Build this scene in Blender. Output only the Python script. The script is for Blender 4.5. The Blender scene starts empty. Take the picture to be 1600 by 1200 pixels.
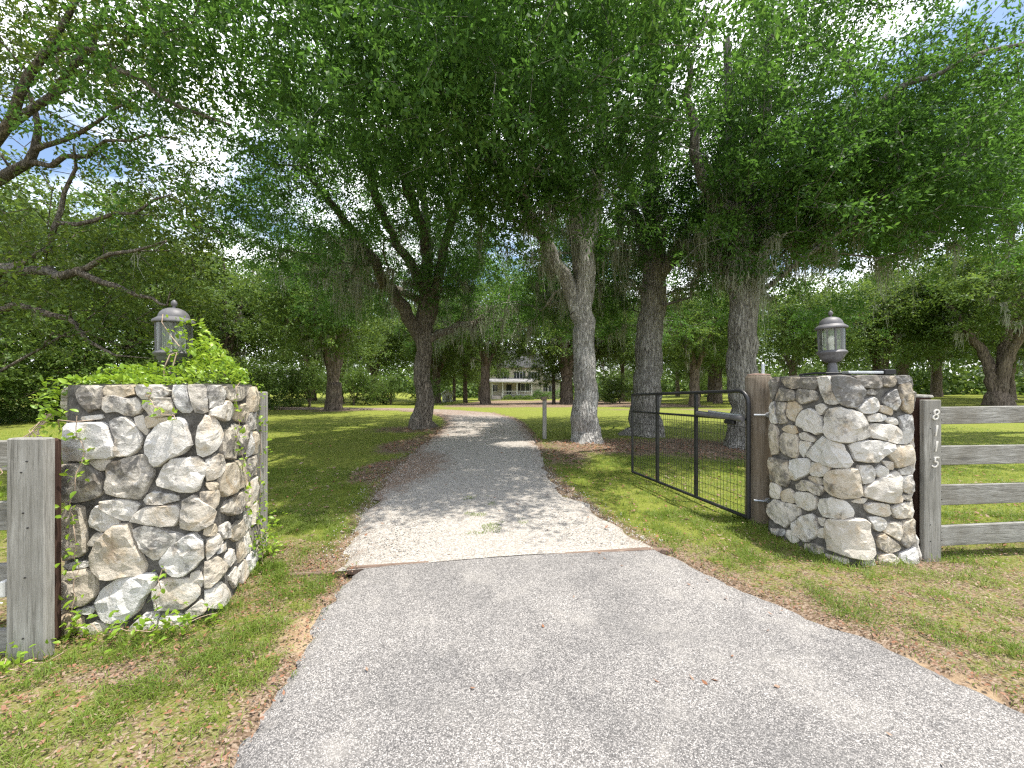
import bpy, math, random
import numpy as np
from mathutils import Vector, Matrix

# ------------------------------------------------------------------ camera, sky, sun, exposure
scene = bpy.context.scene
C = scene.collection
R = math.radians
FPX = 610.0            # focal length in pixels of the 1600 px wide photograph
CAMZ = 1.5
cam_d = bpy.data.cameras.new('camera')
cam_d.sensor_width = 36.0
cam_d.lens = 36.0 * FPX / 1600.0
cam_d.clip_start = 0.05
cam_d.clip_end = 3000
cam = bpy.data.objects.new('camera', cam_d)
C.objects.link(cam)
cam.location = (0, 0, CAMZ)
cam.rotation_euler = (R(90), 0, 0)
scene.camera = cam

SUN_EL, SUN_AZ = 74.0, 104.0        # azimuth clockwise from +Y
world = bpy.data.worlds.new('World')
scene.world = world
world.use_nodes = True
wn, wl = world.node_tree.nodes, world.node_tree.links
wn.clear()
w_out = wn.new('ShaderNodeOutputWorld')
w_bg = wn.new('ShaderNodeBackground')
w_bg.inputs['Strength'].default_value = 0.15
sky = wn.new('ShaderNodeTexSky')
sky.sky_type = 'NISHITA'
sky.sun_disc = False
sky.sun_elevation = R(SUN_EL)
sky.sun_rotation = R(SUN_AZ)
sky.air_density = 1.0
sky.dust_density = 1.2
tc = wn.new('ShaderNodeTexCoord')
sep = wn.new('ShaderNodeSeparateXYZ')
wl.new(tc.outputs['Generated'], sep.inputs[0])
zz = wn.new('ShaderNodeMath'); zz.operation = 'MAXIMUM'; zz.inputs[1].default_value = 0.0
wl.new(sep.outputs['Z'], zz.inputs[0])
za = wn.new('ShaderNodeMath'); za.operation = 'ADD'; za.inputs[1].default_value = 0.22
wl.new(zz.outputs[0], za.inputs[0])
dv = wn.new('ShaderNodeVectorMath'); dv.operation = 'DIVIDE'
cmb = wn.new('ShaderNodeCombineXYZ')
for i in range(3):
    wl.new(za.outputs[0], cmb.inputs[i])
wl.new(tc.outputs['Generated'], dv.inputs[0]); wl.new(cmb.outputs[0], dv.inputs[1])
cn = wn.new('ShaderNodeTexNoise'); cn.inputs['Scale'].default_value = 1.5
cn.inputs['Detail'].default_value = 9; cn.inputs['Roughness'].default_value = 0.58
wl.new(dv.outputs[0], cn.inputs['Vector'])
cr = wn.new('ShaderNodeValToRGB')
cr.color_ramp.elements[0].position = 0.41; cr.color_ramp.elements[0].color = (0, 0, 0, 1)
cr.color_ramp.elements[1].position = 0.58; cr.color_ramp.elements[1].color = (1, 1, 1, 1)
wl.new(cn.outputs['Fac'], cr.inputs[0])
mx = wn.new('ShaderNodeMix'); mx.data_type = 'RGBA'
mx.inputs[7].default_value = (10.0, 10.2, 10.6, 1)
wl.new(cr.outputs['Color'], mx.inputs[0]); wl.new(sky.outputs[0], mx.inputs[6])
wl.new(mx.outputs[2], w_bg.inputs['Color'])
wl.new(w_bg.outputs[0], w_out.inputs[0])

sun_d = bpy.data.lights.new('sun', 'SUN')
sun_d.energy = 4.6
sun_d.angle = R(0.53)
sun_d.color = (1.0, 0.95, 0.87)
sun = bpy.data.objects.new('sun', sun_d)
C.objects.link(sun)
sd = Vector((math.sin(R(SUN_AZ)) * math.cos(R(SUN_EL)), math.cos(R(SUN_AZ)) * math.cos(R(SUN_EL)), math.sin(R(SUN_EL))))
sun.rotation_euler = sd.to_track_quat('Z', 'Y').to_euler()
sun.location = (20, -10, 60)

vs = scene.view_settings
vs.view_transform = 'Standard'; vs.look = 'None'; vs.exposure = 0.72; vs.gamma = 1.0
vs.use_curve_mapping = False
scene.cycles.max_bounces = 10
scene.cycles.diffuse_bounces = 6
scene.cycles.transmission_bounces = 6
scene.cycles.transparent_max_bounces = 8
scene.cycles.use_denoising = False
scene.cycles.filter_width = 1.3

rng = np.random.default_rng(11)
random.seed(5)

# ------------------------------------------------------------------ helpers
def W(px, py, d):
    """a point measured in the photograph, at distance d along +Y"""
    return np.array([(px - 800.0) / FPX * d, d, CAMZ - (py - 600.0) / FPX * d])

def vnoise(x, y, seed=0):
    x = np.asarray(x, float); y = np.asarray(y, float)
    xi = np.floor(x).astype(np.int64); yi = np.floor(y).astype(np.int64)
    fx = x - xi; fy = y - yi
    fx = fx * fx * (3 - 2 * fx); fy = fy * fy * (3 - 2 * fy)
    def h(a, b):
        n = (a * 374761393 + b * 668265263 + seed * 974711) & 0xffffffff
        n = ((n ^ (n >> 13)) * 1274126177) & 0xffffffff
        return ((n ^ (n >> 16)) & 0xffff) / 65535.0
    return (h(xi, yi) * (1 - fx) + h(xi + 1, yi) * fx) * (1 - fy) + (h(xi, yi + 1) * (1 - fx) + h(xi + 1, yi + 1) * fx) * fy

def fbm(x, y, seed=0, o=4):
    s = 0; a = 0.5; t = 0
    for i in range(o):
        s = s + a * vnoise(np.asarray(x) * 2 ** i, np.asarray(y) * 2 ** i, seed + i); t += a; a *= 0.5
    return s / t

def sstep(t):
    t = np.clip(t, 0, 1); return t * t * (3 - 2 * t)

def gz(x, y):
    """ground height"""
    x = np.asarray(x, float); y = np.asarray(y, float)
    z = -1.45 * sstep((y - 14) / 62.0) * (1 - sstep((x - 12) / 30.0)) * (1 - 0.8 * sstep((-x - 10) / 14.0))
    z = z + (0.10 * (vnoise(x * 0.13, y * 0.13, 7) - 0.5)) * sstep((y - 8) / 10.0)
    return z

def mk(name, verts, faces, mat=None, parent=None, smooth=False, kind=None):
    """ONE mesh object. faces: (n,3)/(n,4) array or a list of index tuples"""
    me = bpy.data.meshes.new(name)
    verts = np.asarray(verts, dtype=np.float32).reshape(-1, 3)
    if isinstance(faces, np.ndarray):
        n, k = faces.shape
        me.vertices.add(len(verts)); me.vertices.foreach_set('co', verts.ravel())
        me.loops.add(n * k); me.loops.foreach_set('vertex_index', faces.astype(np.int32).ravel())
        me.polygons.add(n)
        me.polygons.foreach_set('loop_start', np.arange(0, n * k, k, dtype=np.int32))
        me.polygons.foreach_set('loop_total', np.full(n, k, dtype=np.int32))
    else:
        me.from_pydata([tuple(map(float, v)) for v in verts], [], [tuple(f) for f in faces])
    me.update(calc_edges=True)
    if smooth:
        me.polygons.foreach_set('use_smooth', np.ones(len(me.polygons), dtype=bool))
    if mat: me.materials.append(mat)
    o = bpy.data.objects.new(name, me); C.objects.link(o)
    if parent: o.parent = parent
    if kind: o['kind'] = kind
    return o

def thing(name, label, cat, loc=(0, 0, 0), rz=0.0, group=None):
    o = bpy.data.objects.new(name, None); C.objects.link(o)
    o.empty_display_size = 0.1
    o.location = loc; o.rotation_euler = (0, 0, rz)
    tag(o, label, cat, group)
    return o

def tag(o, label, cat, group=None):
    o['label'] = label; o['category'] = cat
    if group: o['group'] = group
    return o

def structure(o):
    o['kind'] = 'structure'; return o

class MB:
    def __init__(s): s.v = []; s.f = []
    def add(s, v, f):
        b = len(s.v)
        s.v += [tuple(map(float, p)) for p in v]
        s.f += [tuple(i + b for i in q) for q in f]
        return s
    def box(s, c, h, rz=0.0, bev=0.0, jit=0.0):
        """box with chamfered edges; c centre, h half sizes"""
        hx, hy, hz = h
        b = min(bev, hx * .9, hy * .9, hz * .9)
        if b <= 0:
            v = [(x, y, z) for z in (-hz, hz) for x, y in ((-hx, -hy), (hx, -hy), (hx, hy), (-hx, hy))]
            f = [(3, 2, 1, 0), (4, 5, 6, 7), (0, 1, 5, 4), (1, 2, 6, 5), (2, 3, 7, 6), (3, 0, 4, 7)]
        else:
            v = []
            for z, e in ((-hz, b), (-hz + b, 0), (hz - b, 0), (hz, b)):
                ax, ay = hx - e, hy - e
                v += [(-ax + b, -ay, z), (ax - b, -ay, z), (ax, -ay + b, z), (ax, ay - b, z), (ax - b, ay, z), (-ax + b, ay, z), (-ax, ay - b, z), (-ax, -ay + b, z)]
            f = [tuple(range(7, -1, -1)), tuple(range(24, 32))]
            for r in range(3):
                for i in range(8):
                    j = (i + 1) % 8
                    f.append((r * 8 + i, r * 8 + j, r * 8 + 8 + j, r * 8 + 8 + i))
        cs, sn = math.cos(rz), math.sin(rz)
        out = []
        for x, y, z in v:
            x += random.uniform(-jit, jit); y += random.uniform(-jit, jit)
            out.append((c[0] + x * cs - y * sn, c[1] + x * sn + y * cs, c[2] + z))
        return s.add(out, f)
    def tube(s, pts, rad, n=8, cap=True, closed=False):
        pts = [np.array(p, float) for p in pts]; m = len(pts)
        if not hasattr(rad, '__len__'): rad = [rad] * m
        v = []; f = []
        ref = None
        for i in range(m):
            t = pts[min(i + 1, m - 1)] - pts[max(i - 1, 0)]
            t = t / (np.linalg.norm(t) + 1e-9)
            if ref is None:
                ref = np.array([0, 0, 1.0]) if abs(t[2]) < 0.9 else np.array([1.0, 0, 0])
            u = np.cross(t, ref); u /= np.linalg.norm(u) + 1e-9
            w = np.cross(u, t); ref = w
            for k in range(n):
                a = 2 * math.pi * k / n
                v.append(pts[i] + rad[i] * (math.cos(a) * u + math.sin(a) * w))
        for i in range(m - 1):
            for k in range(n):
                j = (k + 1) % n
                f.append((i * n + k, i * n + j, (i + 1) * n + j, (i + 1) * n + k))
        if cap:
            f.append(tuple(range(n - 1, -1, -1))); f.append(tuple((m - 1) * n + k for k in range(n)))
        return s.add(v, f)
    def lathe(s, prof, n=28, c=(0, 0, 0), a0=0.0, a1=2 * math.pi, close=True):
        full = abs(a1 - a0 - 2 * math.pi) < 1e-6
        m = n if full else n + 1
        v = []; f = []
        for r, z in prof:
            for k in range(m):
                a = a0 + (a1 - a0) * k / n
                v.append((c[0] + r * math.cos(a), c[1] + r * math.sin(a), c[2] + z))
        for i in range(len(prof) - 1):
            for k in range(n):
                j = (k + 1) % m
                f.append((i * m + k, i * m + j, (i + 1) * m + j, (i + 1) * m + k))
        if close and full:
            f.append(tuple(range(m - 1, -1, -1))); f.append(tuple((len(prof) - 1) * m + k for k in range(m)))
        return s.add(v, f)
    def prism(s, poly, y0, y1):
        """polygon in xz extruded along y"""
        n = len(poly)
        v = [(x, y0, z) for x, z in poly] + [(x, y1, z) for x, z in poly]
        f = [tuple(range(n)), tuple(range(2 * n - 1, n - 1, -1))]
        for i in range(n):
            j = (i + 1) % n
            f.append((i, n + i, n + j, j))
        return s.add(v, f)
    def build(s, name, mat, parent=None, smooth=False, kind=None, angle=None):
        o = mk(name, s.v, s.f, mat, parent, False, kind)
        if smooth or angle:
            o.data.polygons.foreach_set('use_smooth', np.ones(len(o.data.polygons), dtype=bool))
            o.data.set_sharp_from_angle(angle=R(angle or 40))
        return o

# ------------------------------------------------------------------ materials
def new_mat(name):
    m = bpy.data.materials.new(name); m.use_nodes = True
    nt = m.node_tree
    for n in list(nt.nodes): nt.nodes.remove(n)
    return m, nt.nodes, nt.links

class NT:
    """tiny node-graph writer"""
    def __init__(s, name):
        s.m, s.n, s.l = new_mat(name)
        s.out = s.n.new('ShaderNodeOutputMaterial')
    def node(s, t, **kw):
        n = s.n.new(t)
        for k, v in kw.items(): setattr(n, k, v)
        return n
    def link(s, a, b): s.l.new(a, b)
    def pos(s):
        return s.node('ShaderNodeNewGeometry').outputs['Position']
    def mapping(s, vec, scale=(1, 1, 1), loc=(0, 0, 0)):
        n = s.node('ShaderNodeMapping'); s.link(vec, n.inputs['Vector'])
        n.inputs['Scale'].default_value = scale; n.inputs['Location'].default_value = loc
        return n.outputs[0]
    def noise(s, vec, scale, detail=4, rough=0.55, out='Fac', dist=0.0):
        n = s.node('ShaderNodeTexNoise'); s.link(vec, n.inputs['Vector'])
        n.inputs['Scale'].default_value = scale; n.inputs['Detail'].default_value = detail
        n.inputs['Roughness'].default_value = rough; n.inputs['Distortion'].default_value = dist
        return n.outputs[out]
    def voro(s, vec, scale, out='Color', feature='F1', rnd=1.0):
        n = s.node('ShaderNodeTexVoronoi', feature=feature); s.link(vec, n.inputs['Vector'])
        n.inputs['Scale'].default_value = scale; n.inputs['Randomness'].default_value = rnd
        return n.outputs[out]
    def ramp(s, fac, stops):
        n = s.node('ShaderNodeValToRGB'); s.link(fac, n.inputs[0])
        e = n.color_ramp.elements
        while len(e) < len(stops): e.new(0.5)
        for i, (p, c) in enumerate(stops):
            e[i].position = p
            e[i].color = (c, c, c, 1) if not hasattr(c, '__len__') else (*c, 1)
        return n.outputs[0]
    def mix(s, fac, a, b, mode='MIX'):
        n = s.node('ShaderNodeMix', data_type='RGBA', blend_type=mode)
        for sock, v in ((n.inputs[0], fac), (n.inputs[6], a), (n.inputs[7], b)):
            if isinstance(v, (int, float)): sock.default_value = v
            elif isinstance(v, tuple): sock.default_value = (*v, 1)
            else: s.link(v, sock)
        return n.outputs[2]
    def math(s, op, a, b=0.0, clamp=False):
        n = s.node('ShaderNodeMath', operation=op, use_clamp=clamp)
        for sock, v in ((n.inputs[0], a), (n.inputs[1], b)):
            if isinstance(v, (int, float)): sock.default_value = v
            else: s.link(v, sock)
        return n.outputs[0]
    def sepc(s, col):
        n = s.node('ShaderNodeSeparateColor'); s.link(col, n.inputs[0]); return n.outputs
    def bump(s, h, strength=0.5, dist=0.01, normal=None):
        n = s.node('ShaderNodeBump'); s.link(h, n.inputs['Height'])
        n.inputs['Strength'].default_value = strength; n.inputs['Distance'].default_value = dist
        if normal is not None: s.link(normal, n.inputs['Normal'])
        return n.outputs[0]
    def bsdf(s, col, rough=0.8, spec=0.3, metal=0.0, normal=None):
        p = s.node('ShaderNodeBsdfPrincipled')
        if isinstance(col, tuple): p.inputs['Base Color'].default_value = (*col, 1)
        else: s.link(col, p.inputs['Base Color'])
        if isinstance(rough, (int, float)): p.inputs['Roughness'].default_value = rough
        else: s.link(rough, p.inputs['Roughness'])
        p.inputs['Specular IOR Level'].default_value = spec
        p.inputs['Metallic'].default_value = metal
        if normal is not None: s.link(normal, p.inputs['Normal'])
        return p
    def done(s, sh):
        s.link(sh if not hasattr(sh, 'outputs') else sh.outputs[0], s.out.inputs['Surface']); return s.m

def m_plain(name, col, rough=0.6, spec=0.3, metal=0.0, var=0.25, scale=6.0, bump=0.15):
    t = NT(name); p = t.pos()
    n = t.noise(p, scale, 6, 0.6)
    a = tuple(c * (1 - var) for c in col); b = tuple(min(1, c * (1 + var)) for c in col)
    f = t.noise(p, scale * 12, 3)
    return t.done(t.bsdf(t.ramp(n, [(0.3, a), (0.7, b)]), rough, spec, metal, t.bump(f, bump, 0.004)))

def m_leaf(name, cols, trans=0.35, tcol=(0.16, 0.26, 0.03), rough=0.5, spec=0.28):
    t = NT(name)
    rnd = t.node('ShaderNodeNewGeometry').outputs['Random Per Island']
    n = t.noise(t.pos(), 0.55, 3)
    k = t.math('ADD', t.math('MULTIPLY', rnd, 0.55), t.math('MULTIPLY', t.math('SUBTRACT', n, 0.32), 1.15), True)
    m = len(cols)
    col = t.ramp(k, [(i / (m - 1), c) for i, c in enumerate(cols)])
    p = t.bsdf(col, rough, spec)
    tr = t.node('ShaderNodeBsdfTranslucent')
    t.link(t.mix(0.6, col, tcol), tr.inputs['Color'])
    ms = t.node('ShaderNodeMixShader'); ms.inputs[0].default_value = trans
    t.link(p.outputs[0], ms.inputs[1]); t.link(tr.outputs[0], ms.inputs[2])
    return t.done(ms)

def m_bark(name, dark, light, lichen, lich_amt=0.5, vs=1.0):
    t = NT(name); p = t.pos()
    st = t.mapping(p, (1, 1, 0.28))
    warp = t.noise(st, 7 * vs, 5, 0.6)
    v1 = t.voro(st, 26 * vs, 'Distance', 'F1')
    v2 = t.noise(st, 34 * vs, 5, 0.7)
    h = t.math('ADD', t.math('MULTIPLY', v1, 0.9), t.math('MULTIPLY', v2, 0.9))
    base = t.ramp(h, [(0.52, dark), (0.92, light)])
    big = t.noise(p, 1.5, 5, 0.65)
    fine = t.noise(p, 18, 4, 0.7)
    mask = t.ramp(t.math('ADD', t.math('MULTIPLY', big, 0.6), t.math('MULTIPLY', fine, 0.45)), [(0.62 - 0.22 * lich_amt, 0.0), (0.78 - 0.22 * lich_amt, 1.0)])
    col = t.mix(t.math('MULTIPLY', mask, 0.8), base, lichen)
    fur = t.math('ABSOLUTE', t.math('SUBTRACT', t.noise(t.mapping(p, (1, 1, 0.13)), 17 * vs, 4, 0.6, dist=0.5), 0.5))
    furm = t.ramp(fur, [(0.0, 0.0), (0.085, 1.0)])
    col = t.mix(t.math('MULTIPLY', t.math('SUBTRACT', 1.0, furm), 0.5), col, tuple(c * 0.8 for c in dark))
    hb = t.math('ADD', t.math('ADD', h, t.math('MULTIPLY', warp, 0.6)), t.math('MULTIPLY', furm, 0.7))
    return t.done(t.bsdf(col, 0.95, 0.1, 0, t.bump(hb, 0.9, 0.035)))

def m_wood(name, dark, mid, light, axis='z', warm=None):
    t = NT(name); p = t.pos()
    oi = t.node('ShaderNodeObjectInfo').outputs['Random']
    off = t.node('ShaderNodeCombineXYZ')
    for i in range(3): t.link(t.math('MULTIPLY', oi, 13.0 + i * 7), off.inputs[i])
    pv = t.node('ShaderNodeVectorMath', operation='ADD'); t.link(p, pv.inputs[0]); t.link(off.outputs[0], pv.inputs[1])
    pv = pv.outputs[0]
    sc = {'z': (1, 1, 0.045), 'x': (0.045, 1, 1)}[axis]
    st = t.mapping(pv, sc)
    g1 = t.noise(st, 45, 6, 0.65, dist=0.6)
    g2 = t.noise(st, 160, 4, 0.7)
    sk = {'z': (1, 1, 0.35), 'x': (0.35, 1, 1)}[axis]
    knot = t.ramp(t.voro(t.mapping(pv, sk), 5.0, 'Distance'), [(0.05, 0.25), (0.14, 1.0)])
    col = t.ramp(t.math('ADD', t.math('MULTIPLY', g1, 0.65), t.math('MULTIPLY', g2, 0.4)), [(0.36, dark), (0.52, mid), (0.72, light)])
    if warm: col = t.mix(t.ramp(t.noise(pv, 3.2, 4), [(0.42, 0.0), (0.7, 0.75)]), col, warm)
    col = t.mix(t.math('SUBTRACT', 1.0, knot), col, dark)
    h = t.math('ADD', g1, t.math('MULTIPLY', g2, 0.5))
    return t.done(t.bsdf(col, 0.9, 0.15, 0, t.bump(h, 0.7, 0.012)))

def m_stone():
    t = NT('limestone'); p = t.pos()
    oi = t.node('ShaderNodeObjectInfo').outputs['Random']
    off = t.node('ShaderNodeCombineXYZ')
    for i in range(3): t.link(t.math('MULTIPLY', oi, 9.0 + 5 * i), off.inputs[i])
    pv = t.node('ShaderNodeVectorMath', operation='ADD'); t.link(p, pv.inputs[0]); t.link(off.outputs[0], pv.inputs[1])
    pv = pv.outputs[0]
    n1 = t.noise(pv, 5.5, 6, 0.62, dist=0.8)
    base = t.ramp(oi, [(0.0, (0.63, 0.60, 0.54)), (0.2, (0.53, 0.465, 0.365)), (0.4, (0.66, 0.65, 0.62)), (0.6, (0.50, 0.425, 0.31)), (0.8, (0.60, 0.59, 0.565)), (1.0, (0.62, 0.575, 0.495))])
    stain = t.ramp(n1, [(0.42, (1.0, 1.0, 1.02)), (0.54, (0.84, 0.83, 0.82)), (0.62, (0.80, 0.66, 0.47)), (0.72, (0.58, 0.38, 0.20))])
    col = t.mix(0.9, base, t.mix(0.55, (1.0, 1.0, 1.0), stain), 'MULTIPLY')
    n2 = t.noise(pv, 11, 8, 0.72, dist=0.3)
    n3 = t.noise(p, 2.4, 4, 0.6)
    # grey-black algae, heavier towards the top
    zz = t.node('ShaderNodeSeparateXYZ'); t.link(p, zz.inputs[0])
    up2 = t.math('MULTIPLY', t.math('SUBTRACT', zz.outputs['Z'], 1.1), 0.2, True)
    k = t.math('ADD', t.math('ADD', t.math('MULTIPLY', n2, 0.72), t.math('MULTIPLY', n3, 0.45)), up2)
    k = t.math('ADD', k, t.math('MULTIPLY', t.math('SUBTRACT', t.math('FRACT', t.math('MULTIPLY', oi, 7.31)), 0.6), 0.16))
    alg = t.ramp(k, [(0.60, 0.0), (0.71, 0.8)])
    col = t.mix(alg, col, (0.085, 0.08, 0.075))
    wh = t.ramp(t.noise(pv, 24, 5, 0.7), [(0.58, 0.0), (0.70, 0.7)])
    col = t.mix(wh, col, (0.60, 0.59, 0.57))
    h = t.math('ADD', t.noise(pv, 16, 8, 0.7), t.math('MULTIPLY', t.voro(pv, 13, 'Distance', 'F1'), 0.5))
    h2 = t.noise(pv, 90, 3, 0.7)
    nb = t.bump(h, 0.8, 0.024)
    return t.done(t.bsdf(col, 0.72, 0.35, 0, t.bump(h2, 0.4, 0.004, nb)))

def m_mortar():
    t = NT('mortar'); p = t.pos()
    n = t.noise(p, 9, 7, 0.7); f = t.noise(p, 70, 4, 0.7)
    col = t.ramp(t.math('ADD', t.math('MULTIPLY', n, 0.7), t.math('MULTIPLY', f, 0.3)), [(0.35, (0.05, 0.047, 0.042)), (0.5, (0.125, 0.118, 0.107)), (0.68, (0.23, 0.22, 0.2))])
    return t.done(t.bsdf(col, 0.95, 0.15, 0, t.bump(t.math('ADD', n, f), 0.8, 0.015)))

def m_asphalt():
    t = NT('chip_seal_asphalt'); p = t.pos()
    c = t.sepc(t.voro(p, 195, 'Color'))
    d = t.voro(p, 195, 'Distance')
    big = t.noise(p, 1.1, 5, 0.6)
    mid = t.noise(p, 14, 4, 0.7)
    chip = t.ramp(c[0], [(0.0, (0.125, 0.122, 0.12)), (0.30, (0.205, 0.20, 0.196)), (0.55, (0.295, 0.287, 0.28)), (0.8, (0.405, 0.394, 0.383)), (1.0, (0.56, 0.543, 0.525))])
    gap = t.ramp(d, [(0.45, 0.0), (0.8, 0.7)])
    col = t.mix(gap, chip, (0.07, 0.07, 0.072))
    tone = t.ramp(t.math('ADD', t.math('MULTIPLY', big, 0.75), t.math('MULTIPLY', mid, 0.3)), [(0.36, (0.66, 0.65, 0.65)), (0.62, (1.08, 1.05, 1.02))])
    col = t.mix(1.0, col, tone, 'MULTIPLY')
    pale = t.noise(p, 2.3, 5, 0.65)
    col = t.mix(t.ramp(pale, [(0.54, 0.0), (0.74, 0.45)]), col, (0.42, 0.395, 0.36))
    stn = t.noise(t.mapping(p, (0.35, 1.3, 1), (3, 1, 0)), 1.7, 6, 0.62, dist=1.2)
    col = t.mix(t.ramp(stn, [(0.54, 0.0), (0.68, 0.3)]), col, (0.15, 0.145, 0.14))
    h = t.math('SUBTRACT', 1.0, d)
    return t.done(t.bsdf(col, 0.85, 0.25, 0, t.bump(h, 0.7, 0.006)))

def m_gravel():
    t = NT('crushed_limestone'); p = t.pos()
    c = t.sepc(t.voro(p, 62, 'Color')); d = t.voro(p, 62, 'Distance')
    c2 = t.sepc(t.voro(p, 195, 'Color'))
    chip = t.ramp(c[0], [(0.0, (0.23, 0.205, 0.175)), (0.35, (0.37, 0.34, 0.30)), (0.7, (0.48, 0.45, 0.405)), (1.0, (0.60, 0.575, 0.53))])
    chip = t.mix(0.4, chip, t.ramp(c2[1], [(0.0, (0.21, 0.19, 0.165)), (1.0, (0.52, 0.495, 0.46))]))
    col = t.mix(t.ramp(d, [(0.5, 0.0), (0.8, 0.6)]), chip, (0.24, 0.21, 0.18))
    at = t.node('ShaderNodeAttribute', attribute_name='cover')
    a = t.sepc(at.outputs['Color'])
    n = t.noise(p, 5, 6, 0.7); nf = t.noise(t.mapping(p, (1, 2.5, 1)), 34, 4, 0.75)
    lit = t.ramp(t.math('ADD', t.math('ADD', t.math('MULTIPLY', n, 0.55), t.math('MULTIPLY', nf, 0.45)), t.math('MULTIPLY', t.math('SUBTRACT', a[0], 0.5), 0.55)), [(0.50, 0.0), (0.66, 0.9)])
    litc = t.ramp(t.sepc(t.voro(p, 45, 'Color'))[0], [(0.0, (0.12, 0.075, 0.052)), (0.5, (0.21, 0.14, 0.10)), (1.0, (0.33, 0.25, 0.19))])
    col = t.mix(lit, col, litc)
    return t.done(t.bsdf(col, 0.92, 0.2, 0, t.bump(t.math('SUBTRACT', 1.0, d), 0.8, 0.012)))

def m_ground():
    t = NT('lawn_and_litter'); p = t.pos()
    at = t.node('ShaderNodeAttribute', attribute_name='cover')
    a = t.sepc(at.outputs['Color'])           # r litter, g bare sand, b lush
    n1 = t.noise(p, 0.8, 6, 0.65); n2 = t.noise(p, 7, 6, 0.7); n3 = t.noise(t.mapping(p, (1, 1.6, 1)), 46, 4, 0.75)
    lawn = t.ramp(t.math('ADD', t.math('MULTIPLY', n2, 0.5), t.math('MULTIPLY', n3, 0.5)), [(0.32, (0.10, 0.125, 0.022)), (0.5, (0.19, 0.22, 0.036)), (0.68, (0.29, 0.31, 0.07))])
    lawn = t.mix(t.ramp(n1, [(0.45, 0.0), (0.75, 0.45)]), lawn, (0.21, 0.21, 0.06))
    v = t.sepc(t.voro(t.mapping(p, (1, 1.7, 1)), 78, 'Color'))
    litc = t.ramp(v[0], [(0.0, (0.09, 0.06, 0.042)), (0.3, (0.16, 0.105, 0.075)), (0.65, (0.25, 0.175, 0.13)), (1.0, (0.36, 0.28, 0.22))])
    k = t.math('ADD', t.math('ADD', t.math('MULTIPLY', n2, 0.5), t.math('MULTIPLY', n3, 0.45)), t.math('MULTIPLY', t.math('SUBTRACT', a[0], 0.5), 0.75))
    lit = t.ramp(k, [(0.42, 0.0), (0.56, 0.95)])
    col = t.mix(lit, lawn, litc)
    sand = t.ramp(n2, [(0.35, (0.30, 0.20, 0.12)), (0.65, (0.46, 0.35, 0.23))])
    k2 = t.math('ADD', t.math('MULTIPLY', n2, 0.6), t.math('MULTIPLY', t.math('SUBTRACT', a[1], 0.5), 1.0))
    col = t.mix(t.ramp(k2, [(0.40, 0.0), (0.62, 0.9)]), col, sand)
    h = t.math('ADD', n3, t.math('MULTIPLY', v[1], 0.5))
    return t.done(t.bsdf(col, 0.95, 0.12, 0, t.bump(h, 0.6, 0.03)))

def m_glass(name, tint=(0.93, 0.95, 0.88), rough=0.05, mixf=0.13):
    t = NT(name); p = t.pos()
    g = t.node('ShaderNodeBsdfGlossy'); g.inputs['Roughness'].default_value = rough
    tr = t.node('ShaderNodeBsdfTransparent'); tr.inputs['Color'].default_value = (*tint, 1)
    df = t.bsdf(t.ramp(t.noise(t.mapping(p, (1, 1, 0.4)), 30, 5), [(0.3, (0.45, 0.46, 0.38)), (0.7, (0.7, 0.72, 0.66))]), 0.5)
    m1 = t.node('ShaderNodeMixShader'); m1.inputs[0].default_value = mixf
    t.link(tr.outputs[0], m1.inputs[1]); t.link(df.outputs[0], m1.inputs[2])
    fr = t.node('ShaderNodeFresnel'); fr.inputs['IOR'].default_value = 1.5
    m2 = t.node('ShaderNodeMixShader'); t.link(fr.outputs[0], m2.inputs[0])
    t.link(m1.outputs[0], m2.inputs[1]); t.link(g.outputs[0], m2.inputs[2])
    return t.done(m2)

M = {}
OAK = [(0.018, 0.046, 0.012), (0.045, 0.108, 0.022), (0.088, 0.182, 0.034), (0.180, 0.285, 0.052)]
M['leaf_near'] = m_leaf('oak_leaf', OAK, 0.48, (0.16, 0.33, 0.045))
M['leaf_side'] = m_leaf('live_oak_leaf', [(0.028, 0.055, 0.014), (0.050, 0.095, 0.020), (0.085, 0.14, 0.028), (0.13, 0.19, 0.036)], 0.40, (0.24, 0.32, 0.04))
M['leaf_far'] = m_leaf('far_leaf', [(0.032, 0.062, 0.018), (0.07, 0.125, 0.028), (0.125, 0.20, 0.042), (0.20, 0.285, 0.065)], 0.40, (0.24, 0.34, 0.05))
M['leaf_vine'] = m_leaf('vine_leaf', [(0.10, 0.19, 0.02), (0.17, 0.29, 0.025), (0.27, 0.40, 0.035), (0.42, 0.48, 0.06)], 0.35, (0.38, 0.55, 0.04), 0.38, 0.45)
M['grass'] = m_leaf('grass_blade', [(0.07, 0.12, 0.018), (0.14, 0.215, 0.03), (0.22, 0.30, 0.048), (0.42, 0.38, 0.2)], 0.45, (0.26, 0.38, 0.04), 0.5, 0.3)
M['dead_leaf'] = m_leaf('dead_leaf', [(0.10, 0.055, 0.035), (0.27, 0.13, 0.075), (0.28, 0.20, 0.15), (0.42, 0.34, 0.27)], 0.1, (0.4, 0.25, 0.1), 0.8, 0.15)
M['moss'] = m_leaf('spanish_moss', [(0.27, 0.285, 0.225), (0.36, 0.375, 0.30), (0.46, 0.475, 0.39)], 0.3, (0.28, 0.29, 0.2), 0.95, 0.05)
M['bark_dark'] = m_bark('oak_bark_brown', (0.052, 0.043, 0.035), (0.26, 0.225, 0.185), (0.38, 0.36, 0.325), 0.45)
M['bark_pale'] = m_bark('oak_bark_pale', (0.13, 0.12, 0.107), (0.46, 0.44, 0.41), (0.56, 0.55, 0.52), 0.75)
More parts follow.
